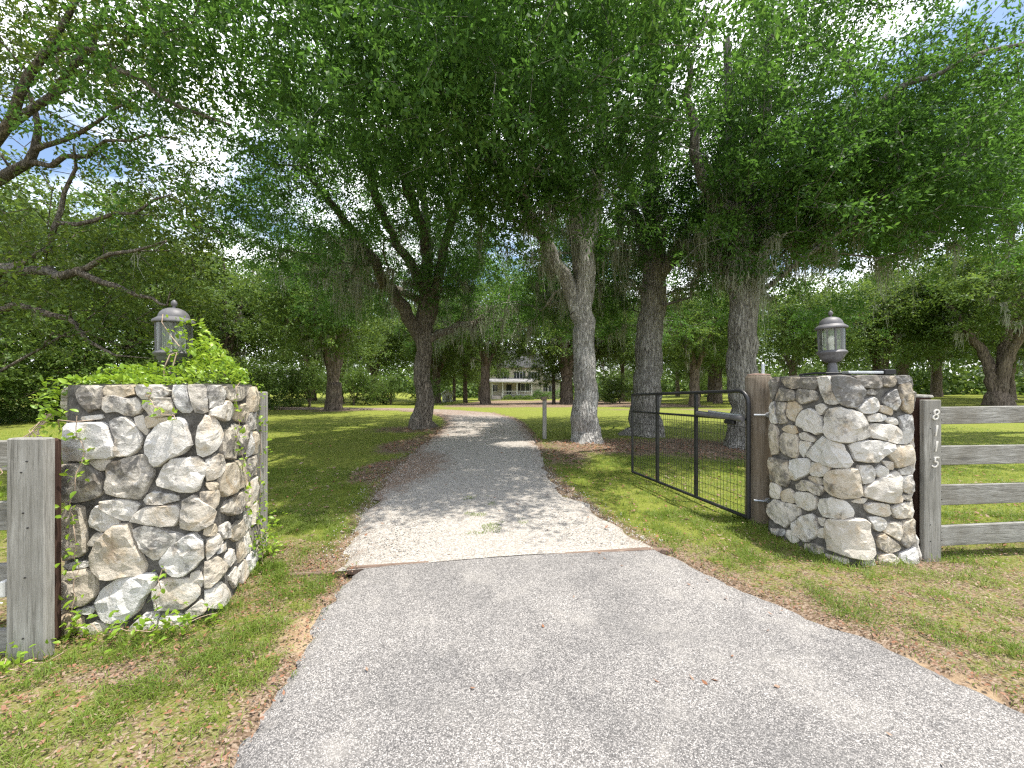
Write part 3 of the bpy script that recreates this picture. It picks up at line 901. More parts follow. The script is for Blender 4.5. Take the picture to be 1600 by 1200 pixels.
PIL_L, pl_l = build_pillar([(-2.95, 3.25), (-2.74, 2.37), (-1.92, 2.50), (-2.22, 3.38)], [.06, .05, .1, .06], 1.492, 0.035, STONES_L, (lambda z: 2.13 if z < 0.30 else 2.31 if z < 0.6 else 2.40, 4.19),
                           'broad rough limestone gate pillar with leafy vine growing over its top', 5)
PIL_R, pl_r = build_pillar([(2.64, 4.02), (2.78, 3.27), (3.44, 3.33), (3.36, 4.08)], [.06, .12, .07, .06], 1.572, 0.04, STONES_R, (1.40, 2.74),
                           'bare limestone gate pillar beside the black gate, dark algae on its inner side', 9)

# ------------------------------------------------------------------ lanterns
def lantern(loc, rz, label, tiltx=0.0):
    root = thing('pillar_lantern', label, 'lantern', loc, rz)
    root.rotation_euler = (tiltx, 0, rz); root.scale = (.84, .84, 1.0)
    MB().lathe([(0.052, -0.01), (0.052, 0.035), (0.045, 0.045), (0.044, 0.085), (0.036, 0.10), (0.034, 0.115), (0.05, 0.12)], 24).build('fitter', M['lamp_metal'], root, angle=35)
    MB().lathe([(0.045, 0.113), (0.085, 0.13), (0.112, 0.165), (0.117, 0.178), (0.120, 0.183), (0.138, 0.198), (0.142, 0.208), (0.128, 0.222), (0.118, 0.228)], 32).build('cup', M['lamp_metal'], root, angle=35)
    for k in range(4):
        a0 = k * math.pi / 2 + 0.06; a1 = (k + 1) * math.pi / 2 - 0.06
        MB().lathe([(0.116, 0.228), (0.119, 0.43)], 10, a0=a0, a1=a1, close=False).build('glass_pane', M['lamp_glass'], root, angle=60)
        a = k * math.pi / 2
        ca, sa = math.cos(a), math.sin(a)
        MB().tube([(0.116 * ca, 0.116 * sa, 0.222), (0.119 * ca, 0.119 * sa, 0.432)], 0.0105, 6).build('bar', M['lamp_metal'], root, angle=30)
    roof = MB().lathe([(0.135, 0.425), (0.148, 0.428), (0.150, 0.436), (0.146, 0.446), (0.122, 0.462), (0.110, 0.470), (0.109, 0.478), (0.098, 0.503), (0.076, 0.524), (0.045, 0.537), (0.018, 0.541)], 32).build('roof', M['lamp_metal'], root, angle=28)
    MB().lathe([(0.013, 0.538), (0.010, 0.552), (0.019, 0.560), (0.023, 0.574), (0.018, 0.590), (0.006, 0.600), (0.002, 0.602)], 16).build('finial', M['lamp_metal'], roof, angle=40)
    MB().lathe([(0.022, 0.226), (0.022, 0.262), (0.016, 0.27)], 14).build('socket', M['white_paint'], root, angle=30)
    MB().lathe([(0.014, 0.268), (0.030, 0.300), (0.034, 0.325), (0.026, 0.352), (0.010, 0.364), (0.001, 0.366)], 16).build('bulb', M['bulb'], root, angle=60)
    return root
lantern((-2.475, 2.86, 1.515), R(38), 'domed grey metal lantern half wrapped by vine on pillar top')
lantern((3.005, 3.66, 1.588), R(68), 'domed grey metal lantern standing clear on the bare pillar top', R(-1.5))

# things lying on the right pillar: solar strip with its dark end box, and a cable
sp = thing('solar_light', 'slim grey metal strip with black end box lying on bare pillar', 'solar light', (3.2, 3.5, 1.583), R(5))
MB().box((-0.06, 0, 0.020), (0.17, 0.035, 0.012), 0, 0.004).build('strip', M['zinc'], sp)
MB().box((0.165, 0, 0.024), (0.055, 0.045, 0.024), 0, 0.005).build('end_box', M['black_plastic'], sp)
cb = MB().tube([(2.74, 3.72, 1.588), (2.80, 3.62, 1.600), (2.88, 3.57, 1.598), (2.98, 3.54, 1.596), (3.06, 3.53, 1.592)], 0.010, 8).build('power_cable', M['black_plastic'], angle=50)
tag(cb, 'short black cable lying across the bare pillar top by its lantern', 'cable')

# ------------------------------------------------------------------ posts and fences
def round_post(name, x, y, r, z0, z1, mat, parent=None, chamfer=0.03, seed=1):
    V = []; F = []; n = 28; zs = list(np.linspace(z0, z1 - chamfer, 14)) + [z1]
    for i, z in enumerate(zs):
        for k in range(n):
            a = 2 * math.pi * k / n
            rr = r * (1 + 0.03 * (vnoise(k * 0.7, z * 1.1, seed) - 0.5)) - (chamfer * 0.8 if i == len(zs) - 1 else 0)
            rr -= 0.006 * (vnoise(k * 1.9 + 3, 0.3, seed + 4) > 0.86)
            V.append((x + rr * math.cos(a) + 0.01 * math.sin(z * 1.3 + seed), y + rr * math.sin(a), z))
    for i in range(len(zs) - 1):
        for k in range(n):
            j = (k + 1) % n; F.append((i * n + k, i * n + j, (i + 1) * n + j, (i + 1) * n + k))
    F.append(tuple((len(zs) - 1) * n + k for k in range(n)))
    o = mk(name, V, F, mat, parent)
    o.data.polygons.foreach_set('use_smooth', np.ones(len(o.data.polygons), dtype=bool)); o.data.set_sharp_from_angle(angle=R(40))
    return o

def board(name, p, q, zc, hh, th, mat, parent, seed=0):
    """a long plank from p to q (xy), centre height zc (scalar or pair), slightly warped"""
    n = 14; V = []; p = np.array(p, float); q = np.array(q, float); d = (q - p) / np.linalg.norm(q - p); nn = np.array([d[1], -d[0]])
    z0, z1 = zc if hasattr(zc, '__len__') else (zc, zc)
    b = 0.005
    for i in range(n):
        t = i / (n - 1); c = p + (q - p) * t; z = z0 + (z1 - z0) * t + 0.006 * (vnoise(t * 3, seed, 5) - 0.5)
        w = 0.010 * (vnoise(t * 2.2, seed + 7, 8) - 0.5); e = 0.006 * (vnoise(t * 6, seed, 9) - 0.5)
        for y_, z_ in ((-th + b, -hh), (th - b, -hh), (th, -hh + b), (th, hh - b), (th - b, hh + e), (-th + b, hh + e), (-th, hh - b), (-th, -hh + b)):
            xy = c - nn * (y_ + w); V.append((xy[0], xy[1], z + z_))
    F = [tuple(range(7, -1, -1)), tuple(range((n - 1) * 8, n * 8))]
    for i in range(n - 1):
        for k in range(8):
            j = (k + 1) % 8; F.append((i * 8 + k, i * 8 + j, i * 8 + 8 + j, i * 8 + 8 + k))
    return mk(name, V, F, mat, parent)

fr = thing('rail_fence', 'grey weathered four rail board fence with house number 8115 beside bare pillar', 'fence', (0, 0, 0))
rp = round_post('post', 3.615, 3.50, 0.105, -0.2, 1.385, M['wood_red'], fr, 0.012, 3)
MB().lathe([(0.113, 0.0), (0.113, 0.010), (0.106, 0.020), (0.04, 0.024)], 26, (3.615, 3.50, 1.383)).build('post_cap', M['wood_v'], rp, angle=40)
nb = MB().box((3.592, 3.352, 0.66), (0.078, 0.022, 0.705), R(4), 0.005).build('number_board', M['wood_v'], fr)
for i, (zt, zb) in enumerate(((1.30, 1.15), (0.963, 0.797), (0.625, 0.450), (0.275, 0.100))):
    board('rail', (3.672, 3.385), (6.35, 3.600), ((zt + zb) / 2, (zt + zb) / 2 + 0.015), (zt - zb) / 2, 0.016, M['wood_h'], fr, i * 3.1)
round_post('post', 6.2, 3.74, 0.105, -0.2, 1.36, M['wood_post'], fr, 0.012, 5)

for zt_ in (1.225, 0.88, 0.537, 0.187):
    for dx, dz in ((0.03, 0.035), (0.034, -0.035), (2.50, 0.03), (2.51, -0.03)):
        xx = 3.672 + dx; MB().tube([(xx, 3.385 + dx * .0803 - .0225, zt_ + dz), (xx, 3.385 + dx * .0803 - .015, zt_ + dz)], 0.0045, 6).build('nail', M['black_steel'], fr)
for zt_ in (1.25, 1.12, 0.86, 0.30, 0.16):
    MB().tube([(3.565, 3.324, zt_), (3.565, 3.332, zt_)], 0.004, 6).build('nail', M['black_steel'], fr)
def digit(ch, x, z, par):
    cu = bpy.data.curves.new('digit', 'FONT'); cu.body = ch; cu.size = 0.13; cu.shear = 0.22; cu.extrude = 0.004; cu.offset = -0.0015
    cu.align_x = 'CENTER'; cu.bevel_depth = 0.0012
    tmp = bpy.data.objects.new('digit', cu); C.objects.link(tmp)
    dg = bpy.context.evaluated_depsgraph_get()
    me = bpy.data.meshes.new_from_object(tmp.evaluated_get(dg))
    bpy.data.objects.remove(tmp)
    o = bpy.data.objects.new('house_number_digit', me); C.objects.link(o)
    me.materials.clear(); me.materials.append(M['digit'])
    o.parent = par
    o.matrix_local = Matrix.Translation((x, 3.352 - 0.0275 + (x - 3.592) * 0.07, z)) @ Matrix.Rotation(R(4), 4, 'Z') @ Matrix.Rotation(R(90), 4, 'X')
    return o
for ch, x, z in (('8', 3.602, 1.195), ('1', 3.606, 1.058), ('1', 3.606, 0.925), ('5', 3.602, 0.790)): digit(ch, x, z, nb)

fl = thing('rail_fence', 'grey weathered board fence ending at the vine covered pillar', 'fence', (0, 0, 0))
MB().box((-2.642, 2.145, 0.60), (0.101, 0.028, 0.605), R(2), 0.007, 0.002).build('end_board', M['wood_v'], fl)
MB().box((-2.70, 2.235, 0.60), (0.068, 0.055, 0.585), R(3), 0.012).build('post', M['wood_red'], fl)
for i, (zt, zb) in enumerate(((1.185, 1.02), (0.845, 0.685), (0.50, 0.34), (0.135, -0.01))):
    board('rail', (-5.3, 2.02), (-2.69, 2.195), ((zt + zb) / 2 - 0.02, (zt + zb) / 2), (zt - zb) / 2, 0.016, M['wood_h'], fl, 20 + i * 2.3)
round_post('post', -5.2, 2.16, 0.1, -0.2, 1.25, M['wood_post'], fl, 0.012, 9)
for zt_, xx in ((1.08, -2.63), (1.02, -2.66), (0.80, -2.65), (0.72, -2.625), (0.45, -2.64), (0.12, -2.65)):
    MB().tube([(xx, 2.112, zt_), (xx, 2.122, zt_)], 0.0042, 6).build('nail', M['black_steel'], fl)
ins = MB().box((-2.79, 2.150, 0.375), (0.016, 0.02, 0.045), 0, 0.006).tube([(-2.79, 2.12, 0.345), (-2.765, 2.10, 0.325), (-2.755, 2.11, 0.315)], 0.004, 5).build('insulator', M['white_paint'], fl)

lp = MB().box((-2.30, 3.535, 0.63), (0.055, 0.075, 0.80), R(12), 0.008, 0.003).build('latch_post', M['wood_v'])
tag(lp, 'slim grey squared post behind vine covered pillar with vine climbing it', 'post')
hp = thing('hinge_post', 'thick round brown wooden post carrying the black gate', 'post', (2.70, 4.285, 0))
round_post('trunk_post', 0, 0, 0.128, -0.3, 1.60, M['wood_post'], hp, 0.03, 7)
MB().lathe([(0.112, 0.0), (0.108, 0.008), (0.05, 0.016), (0.01, 0.018)], 24, (0.008, 0, 1.598)).build('post_top', M['wood_top'], hp)
MB().tube([(0.02, -0.05, 1.60), (0.02, -0.05, 1.72), (0.022, -0.05, 1.735)], [0.017, 0.017, 0.004], 10).build('conduit', M['zinc'], hp, angle=40)
for zb in (1.17, 0.26):
    MB().tube([(0.02, -0.165, zb), (0.02, -0.11, zb)], 0.028, 12).tube([(-0.12, -0.12, zb), (-0.02, -0.155, zb)], 0.011, 8).build('hinge_bolt', M['zinc'], hp, angle=40)

mp = thing('marker_post', 'small grey wooden stake with a dark cap standing beside the gravel drive', 'post', (0.90, 10.8, 0))
MB().box((0, 0, 0.52), (0.05, 0.05, 0.62), R(8), 0.01).build('stake', M['wood_v'], mp)
MB().box((-0.02, -0.02, 1.10), (0.075, 0.06, 0.05), R(8), 0.01).build('cap', M['wood_post'], mp)

# ------------------------------------------------------------------ steel gate
gate = thing('farm_gate', 'black tubular steel gate with wire mesh standing open along the drive', 'gate', (0, 0, 0))
G0, G1 = np.array([2.545, 4.20]), np.array([2.02, 6.55])
def gp(t, z): return np.array([*(G0 + (G1 - G0) * t), z])
gl = np.linalg.norm(G1 - G0)
def zt(t): return 1.425 - 0.105 * t
def zb(t): return 0.060 - 0.03 * t
cr_ = 0.14
arc = [gp(cr_ / gl * (1 - math.sin(a)), zt(0) - cr_ + cr_ * math.cos(a)) for a in np.linspace(math.pi / 2, 0, 8)]
pts = [gp(0, zb(0))] + [gp(0, z) for z in np.linspace(0.3, zt(0) - cr_, 4)] + arc[1:] + [gp(t, zt(t)) for t in np.linspace(0.12, 1, 9)]
MB().tube(pts, 0.0225, 12).build('top_rail', M['black_steel'], gate, angle=50)
MB().tube([gp(1, zt(1)), gp(1, zb(1))], 0.020, 12).build('end_stile', M['black_steel'], gate, angle=50)
MB().tube([gp(0, zb(0)), gp(1, zb(1))], 0.020, 12).build('bottom_rail', M['black_steel'], gate, angle=50)
zm = lambda t: 1.115 - 0.075 * t
MB().tube([gp(0.01, zm(0)), gp(1, zm(1))], 0.016, 10).build('middle_rail', M['black_steel'], gate, angle=50)
for t in (0.345, 0.70):
    p = gp(t, 0)
    MB().box((p[0], p[1], (zt(t) + zb(t)) / 2), (0.018, 0.018, (zt(t) - zb(t)) / 2), math.atan2(*(G1 - G0)[::-1])).build('upright', M['black_steel'], gate)
wm = MB()
nw = 47
for k in range(1, nw):
    t = k / nw; wm.tube([gp(t, zb(t)), gp(t, zm(t))], 0.0024, 4, False)
for z in np.linspace(0.1, 0.92, 9):
    wm.tube([gp(0, zb(0) + (zm(0) - zb(0)) * z), gp(1, zb(1) + (zm(1) - zb(1)) * z)], 0.0024, 4, False)
wm.build('wire_mesh', M['black_steel'], gate, kind='stuff')
ga = MB(); off = np.array([-0.06, -0.012])
ap = lambda t, z: gp(t, z) + np.array([*off, 0])
ga.tube([ap(0.005, 1.125), ap(0.30, 1.135)], 0.032, 10)
arm = ga.build('opener_arm', M['lamp_metal'], gate, angle=40)
MB().tube([ap(0.015, 1.160), ap(0.10, 1.160), ap(0.22, 1.172)], [0.012, 0.016, 0.012], 8).build('piston', M['zinc'], arm, angle=40)
MB().box(ap(0.08, 1.075), (0.025, 0.07, 0.025), math.atan2(*(G1 - G0)[::-1]) - math.pi / 2, 0.01).build('opener_box', M['black_plastic'], arm)

# ------------------------------------------------------------------ trees
def unit(v): return v / (np.linalg.norm(v, axis=-1, keepdims=True) + 1e-9)

class Tree:
    def __init__(s, seed):
        s.rs = np.random.default_rng(seed); s.P = []; s.par = []; s.man = []; s.path = []; s.tip = []
    def add(s, p, par, man=0.0, tip=False):
        s.P.append(np.array(p, float)); s.par.append(par); s.man.append(man); s.tip.append(tip)
        s.path.append(0.0 if par < 0 else s.path[par] + np.linalg.norm(s.P[-1] - s.P[par]))
        return len(s.P) - 1
    def chain(s, pts, r, step=0.35, wob=0.04):
        """a hand-laid trunk or limb; starts at the nearest node already there"""
        pts = np.array(pts, float); r = np.array(r if hasattr(r, '__len__') else [r, r * 0.3], float)
        if len(r) != len(pts): r = np.interp(np.linspace(0, 1, len(pts)), np.linspace(0, 1, len(r)), r)
        Q = np.c_[pts, r]; d = np.r_[0, np.cumsum(np.linalg.norm(np.diff(pts, axis=0), axis=1))]
        n = max(3, int(d[-1] / step) + 1); Q = np.stack([np.interp(np.linspace(0, d[-1], n), d, Q[:, i]) for i in range(4)], 1)
        for _ in range(2): Q[1:-1] = .25 * Q[:-2] + .5 * Q[1:-1] + .25 * Q[2:]
        if s.P:
            A = np.array(s.P); par = int(np.argmin(np.linalg.norm(A - Q[0, :3], axis=1)))
            k0 = 0 if np.linalg.norm(A[par] - Q[0, :3]) > 0.12 else 1
        else: par = -1; k0 = 0
        for i in range(k0, n):
            w = s.rs.normal(0, wob, 3) if 0 < i < n - 1 and wob else 0
            par = s.add(Q[i, :3] + w, par, Q[i, 3])
        return s
    def attract(s, A, bf=0.25, step=0.5, maxn=99999):
        """greedy spanning tree through the points A, biased to short paths"""
        A = np.asarray(A, float); n = len(A)
        best = np.full(n, 1e9); bi = np.zeros(n, int); raw = np.full(n, 1e9); free = np.ones(n, bool)
        def upd(i):
            d = np.linalg.norm(A - s.P[i], axis=1); c = d + bf * s.path[i]
            m = c < best; best[m] = c[m]; bi[m] = i; raw[m] = d[m]
        for i in range(len(s.P)):
            if s.path[i] > 1.2: upd(i)
        for _ in range(n):
            c = np.where(free, best, 1e9); k = int(np.argmin(c)); free[k] = False
            p0 = s.P[bi[k]]; d = raw[k]; m = max(1, int(d / step)); par = bi[k]
            side = s.rs.normal(0, 0.10 * d, 3); side[2] += 0.05 * d
            for j in range(1, m + 1):
                t = j / m
                par = s.add(p0 * (1 - t) + A[k] * t + side * math.sin(math.pi * t), par, 0.0, j == m); upd(par)
        return s
    def radii(s, r0=0.006, e=2.3, cap=0.11):
        n = len(s.P); acc = np.zeros(n); par = s.par
        nch = np.zeros(n, int)
        for i in range(n):
            if par[i] >= 0: nch[par[i]] += 1
        r = np.zeros(n)
        for i in range(n - 1, -1, -1):
            ri = max(acc[i], r0 ** e) ** (1 / e)
            r[i] = max(min(ri, cap), s.man[i])
            if par[i] >= 0: acc[par[i]] += min(ri, cap) ** e
        for i in range(n):
            if par[i] >= 0 and s.man[i] == 0: r[i] = min(r[i], 0.85 * r[par[i]])
        s.r = r; return s
    def meshes(s, flare=1.0, thick=0.035, base_r=None):
        n = len(s.P); ch = [[] for _ in range(n)]
        for i in range(n):
            if s.par[i] >= 0: ch[s.par[i]].append(i)
        big = [[], [], 0]; small = [[], [], 0]
        stack = [(0, -1)]
        while stack:
            st, pa = stack.pop(); c = [pa] if pa >= 0 else []; i = st
            while True:
                c.append(i)
                if not ch[i]: break
                k = max(ch[i], key=lambda q: (s.man[q] > 0) * 10 + s.r[q] if s.man[i] > 0 else s.r[q])
                for q in ch[i]:
                    if q != k: stack.append((q, i))
                i = k
            if len(c) < 2: continue
            P = np.array([s.P[q] for q in c]); r = np.array([s.r[q] for q in c])
            if pa >= 0: r[0] = min(r[0], r[1] * 1.25)
            trunk = pa < 0
            if trunk:
                d = np.r_[0, np.cumsum(np.linalg.norm(np.diff(P, axis=0), axis=1))]
                t = np.r_[np.linspace(0, 0.9, 9), np.arange(1.1, d[-1], 0.25)]
                P = np.stack([np.interp(t, d, P[:, q]) for q in range(3)], 1); r = np.interp(t, d, r)
            k = 22 if trunk else (12 if r[0] > 0.09 else 7 if r[0] > 0.04 else 4 if r[0] > 0.014 else 3)
            T = unit(np.gradient(P, axis=0))
            ref = np.array([0.31, 0.95, 0.05]) if abs(T[0][2]) > 0.7 else np.array([0.05, 0.1, 1.0])
            U = unit(np.cross(T, ref)); Wv = np.cross(U, T)
            a = np.arange(k) * 2 * math.pi / k
            rr = r[:, None] * np.ones((1, k))
            if trunk:
                z = P[:, 2] - P[0, 2]; fl = np.exp(-z / 0.28)[:, None] * flare
                lob = 0.55 + 0.55 * np.sin(a * 5 + s.rs.uniform(0, 6))[None] * 0.6 + 0.35 * np.sin(a * 3 + s.rs.uniform(0, 6))[None]
                rr = rr * (1 + 0.75 * fl * np.clip(lob, 0.15, 1.5)) * (1 + 0.05 * np.sin(a * 4 + 1.3)[None] + 0.03 * np.sin(a * 7 + z[:, None] * 0.8))
            if r[0] > 0.05:
                rr = rr * (1 + 0.10 * (vnoise(np.arange(k)[None] * 0.9 + np.zeros((len(P), 1)), np.arange(len(P))[:, None] * 0.8 + np.zeros((1, k)), 3) - 0.5))
            V = P[:, None] + rr[..., None] * (np.cos(a)[None, :, None] * U[:, None] + np.sin(a)[None, :, None] * Wv[:, None])
            m = len(P); ii = np.arange(m * k).reshape(m, k)
            f = np.stack([ii[:-1], np.roll(ii[:-1], -1, 1), np.roll(ii[1:], -1, 1), ii[1:]], -1).reshape(-1, 4)
            b = big if r[0] > thick or trunk else small
            b[0].append(V.reshape(-1, 3)); b[1].append(f + b[2]); b[2] += m * k
        g = lambda b: (np.vstack(b[0]), np.vstack(b[1])) if b[0] else None
        return g(big), g(small)
    def leaves(s, twigs, per, R_, ln, wd, up=0.8, zmin=None):
        rs = s.rs; ids = [i for i in range(len(s.P)) if s.tip[i]]
        c = np.array([s.P[i] for i in ids]); d = unit(c - np.array([s.P[s.par[i]] for i in ids]))
        n = len(ids)
        td = unit((d[:, None] * 0.55 + rs.normal(0, 0.62, (n, twigs, 3))) * np.array([1, 1, 0.6]) + np.array([0, 0, 0.02]))
        L = R_ * rs.uniform(0.55, 1.25, (n, twigs, 1))
        t = (np.arange(per) + rs.uniform(0.2, 1.0, (n, twigs, per))) / per
        p = c[:, None, None] + td[:, :, None] * (L * t)[..., None] + rs.normal(0, 0.035, (n, twigs, per, 3))
        p[..., 2] -= 0.16 * (L * t) ** 2
        ax = unit(td[:, :, None] * 0.6 + rs.normal(0, 0.6, p.shape) + np.array([0, 0, -0.18]))
        nrm = rs.normal(0, 0.55, p.shape) + np.array([0, 0, up])
        sd_ = unit(np.cross(ax, nrm))
        l = ln * rs.uniform(0.65, 1.2, p.shape[:-1])[..., None]; w = wd * rs.uniform(0.75, 1.2, p.shape[:-1])[..., None]
        q = np.stack([p, p + ax * l * 0.45 + sd_ * w, p + ax * l, p + ax * l * 0.5 - sd_ * w], -2).reshape(-1, 4, 3)
        if zmin is not None: q = q[q[:, :, 2].min(1) > zmin]
        return q.reshape(-1, 3), np.arange(len(q) * 4).reshape(-1, 4)
    def moss(s, count, zlo, zhi, lmin, lmax, strands=34, wid=0.012, test=None, extra=()):
        rs = s.rs; P = np.array(s.P); r = s.r
        ok = [i for i in range(len(P)) if zlo < P[i][2] < zhi and 0.008 < r[i] < 0.16 and (test is None or test(P[i]))]
        if not ok: return None
        ids = rs.choice(ok, min(count, len(ok)), replace=False); V = []; F = []; b = 0
        K = 5
        jobs = [(P[i], rs.uniform(lmin, lmax), rs.uniform(0.05, 0.22), int(strands * rs.uniform(0.5, 1.2))) for i in ids]
        for q, L_ in extra:
            k = int(np.argmin(np.linalg.norm(P - q, axis=1)))      # hang it from the nearest branch
            jobs += [(P[k] + np.array([rs.normal(0, .10), rs.normal(0, .10), 0.0]), L_ * rs.uniform(.5, 1.1), rs.uniform(.06, .13), 85) for _ in range(3)]
        for pos_, L0, sp, ns in jobs:
            for _ in range(ns):
                L = L0 * rs.uniform(0.12, 1.0) ** 1.3
                ox, oy = rs.normal(0, sp, 2); L *= math.exp(-0.5 * (ox * ox + oy * oy) / (sp * sp)) + 0.12
                o = pos_ + np.array([ox, oy, rs.uniform(-0.05, 0.03)])
                a = rs.uniform(0, math.pi); u = np.array([math.cos(a), math.sin(a), 0]) * wid * rs.uniform(0.5, 1.2)
                drift = rs.normal(0, 0.06, 2)
                for k in range(K):
                    t = k / (K - 1); c = o + np.array([drift[0] * t + 0.05 * t * math.sin(6 * t + 3 * a), drift[1] * t + 0.045 * t * math.cos(8 * t + 5 * a), -L * t])
                    w = u * (1 - 0.8 * t)
                    V += [c - w, c + w]
                for k in range(K - 1): F.append((b + 2 * k, b + 2 * k + 1, b + 2 * k + 3, b + 2 * k + 2))
                b += 2 * K
        return np.array(V), np.array(F)

def blob_points(rs, blobs, n, test=None, clump=0.55):
    """points in ellipsoids (cx,cy,cz,rx,ry,rz,weight), gathered in clumps"""
    w = np.array([b[6] * b[3] * b[4] * b[5] for b in blobs]); w = w / w.sum(); out = []
    while len(out) < n:
        b = blobs[rs.choice(len(blobs), p=w)]
        v = unit(rs.normal(0, 1, 3)) * rs.uniform(0.15, 1.0) ** (1 / 2.4)
        c = np.array(b[:3]) + v * np.array(b[3:6])
        for _ in range(rs.integers(5, 14)):
            p = c + rs.normal(0, clump, 3) * np.array([1.15, 1.15, 0.75])
            if test is None or test(p): out.append(p)
    return np.array(out[:n])

def finish(T, root, leaf_mat, bark_mat, lv, moss=None, flare=1.0, inv=None):
    big, small = T.meshes(flare)
    parts = [mk('trunk', *big, bark_mat, root, smooth=True)]
    if small: parts.append(mk('branches', *small, bark_mat, root, smooth=True, kind='stuff'))
    parts.append(mk('crown', *lv, leaf_mat, root, kind='stuff'))
    if moss is not None: parts.append(mk('hanging_moss', *moss, M['moss'], root, kind='stuff'))
    if inv is not None:
        for p in parts: p.matrix_parent_inverse = inv
    return parts

def near_tree(name, label, seed, chains, blobs, natt, test, leaf, leaf_mat, bark, moss=None, flare=1.0, cap=0.11, group=None):
    T = Tree(seed)
    for pts, r in chains: T.chain(pts, r)
    T.attract(blob_points(T.rs, blobs, natt, test))
    T.radii(cap=cap)
    base = T.P[0]
    root = thing(name, label, 'tree', tuple(base), 0, group)
    lv = T.leaves(*leaf)
    ms = T.moss(*moss) if moss else None
    finish(T, root, M[leaf_mat], M[bark], lv, ms, flare, Matrix.Translation(tuple(-base)))
    return T

def clear(p):
    """keep the crowns off the sunlit apron, the gate pillars and the open view down the drive"""
    x, y, z = p
    front = 3.8 if x < 2.4 else 3.8 + (x - 2.4) * 0.95
    front = min(front, 6.6)
    if y < front + 0.25 * math.sin(x * 2.1): return False
    return z > 3.2 + 0.0 * y

def lowlim(p):
    x, y, z = p
    if not clear(p): return False
    ppy = 600 - (z - CAMZ) / y * FPX; ppx = 800 + x / y * FPX
    lim = 440 + 25 * math.sin(ppx * 0.013) + 22 * math.sin(ppx * 0.031 + 1)
    # keep the trunks and the window to the blue sky open
    if y > 11.5: lim = 528 + 22 * math.sin(ppx * 0.02) + 14 * math.sin(ppx * 0.05) + 38 * math.exp(-((ppx - 815) / 70) ** 2)
    if y > 6.2 and z > 4.2 and vnoise(np.array((x - 0.27 * z) * 0.55), np.array(y * 0.55), 19) > (0.60 if x > -3 else 0.70): return False  # crown gaps shaped along the sun's slant to let sun patches reach the lawn
    if y < 10.5 and 880 < ppx < 1055 and ppy > 395: return False
    return ppy < lim

bz = lambda x, y: float(gz(x, y))
LEAF = (6, 12, 0.52, 0.100, 0.0205)
# oak left of the drive
a = TREES['a']; d = a[1]
near_tree('oak_tree', 'spreading oak with dark forked trunk standing left of the gravel drive', 101,
    [([(a[0], d, bz(*a) - 0.12), W(661, 640, d), W(662, 600, d), W(662, 560, d), W(663, 520, d), W(664, 470, d), W(667, 420, d), W(668, 350, d - .3), W(655, 260, d - .6), W(640, 150, d - 1)], [.40, .30, .285, .275, .285, .21, .16, .12, .09, .05]),
     ([W(655, 525, d), W(640, 492, d - .3), W(618, 462, d - .7), W(596, 438, d - 1.2), W(585, 410, d - 1.6), W(560, 370, d - 2.2), W(520, 320, d - 3.2), W(470, 260, d - 4.3)], [.24, .22, .20, .17, .15, .12, .09, .05]),
     ([W(660, 470, d), W(632, 454, d + .2), W(600, 444, d + .5), W(560, 438, d + .6), W(515, 430, d + .8), W(460, 428, d + 1)], [.15, .12, .11, .10, .08, .04]),
     ([W(663, 455, d), W(645, 420, d - .5), W(625, 385, d - 1.2), W(600, 340, d - 2.2), W(575, 270, d - 3.6), W(560, 180, d - 5)], [.18, .16, .13, .11, .09, .05]),
     ([W(671, 500, d), W(682, 460, d), W(688, 420, d - .2), W(700, 360, d - .8), W(730, 290, d - 2), W(760, 200, d - 3.2)], [.22, .19, .17, .14, .10, .05]),
     ([W(674, 528, d), W(690, 518, d - .1), W(712, 512, d - .2), W(738, 508, d - .3), W(762, 488, d - .3), W(795, 470, d - .2)], [.15, .12, .11, .10, .08, .04]),
     ([W(667, 430, d), W(668, 380, d - 1), W(640, 300, d - 3), W(600, 190, d - 5), W(560, 90, d - 6.5)], [.18, .15, .12, .09, .05])],
    [(-3.4, 11, 9.2, 4.6, 6.0, 3.4, .5), (-5.2, 8.2, 6.6, 3.2, 3.6, 2.2, 1.4), (-2.2, 7.4, 6.8, 2.8, 2.9, 2.0, 1.4), (-3.6, 13.4, 6.2, 5.0, 3.0, 1.8, .8), (-3.0, 16.5, 5.6, 5.0, 3.0, 2.2, 1.1), (-6.5, 15, 5.6, 3.0, 3.0, 2.0, 1), (-3.2, 5.5, 6.2, 2.6, 1.6, 1.3, 1.3), (-6.0, 10.5, 5.8, 2.2, 2.6, 1.6, 1.5), (-5.4, 7.4, 5.6, 1.6, 1.6, 1.3, 1.6), (-5.0, 6.7, 6.5, 1.5, 1.3, 1.5, 3.0)],
    2600, lowlim, LEAF, 'leaf_near', 'bark_dark', (110, 3.2, 6.0, 0.5, 1.6, 70, 0.0115, lambda p: p[1] > 8, [(W(px, py, d - .3), l) for px, py, l in ((668, 360, 1.3), (650, 420, 1.0), (618, 455, 1.2), (596, 438, 1.5), (560, 438, 1.6), (520, 430, 1.4), (735, 505, 1.0), (690, 430, 1.2))]), 0.9)
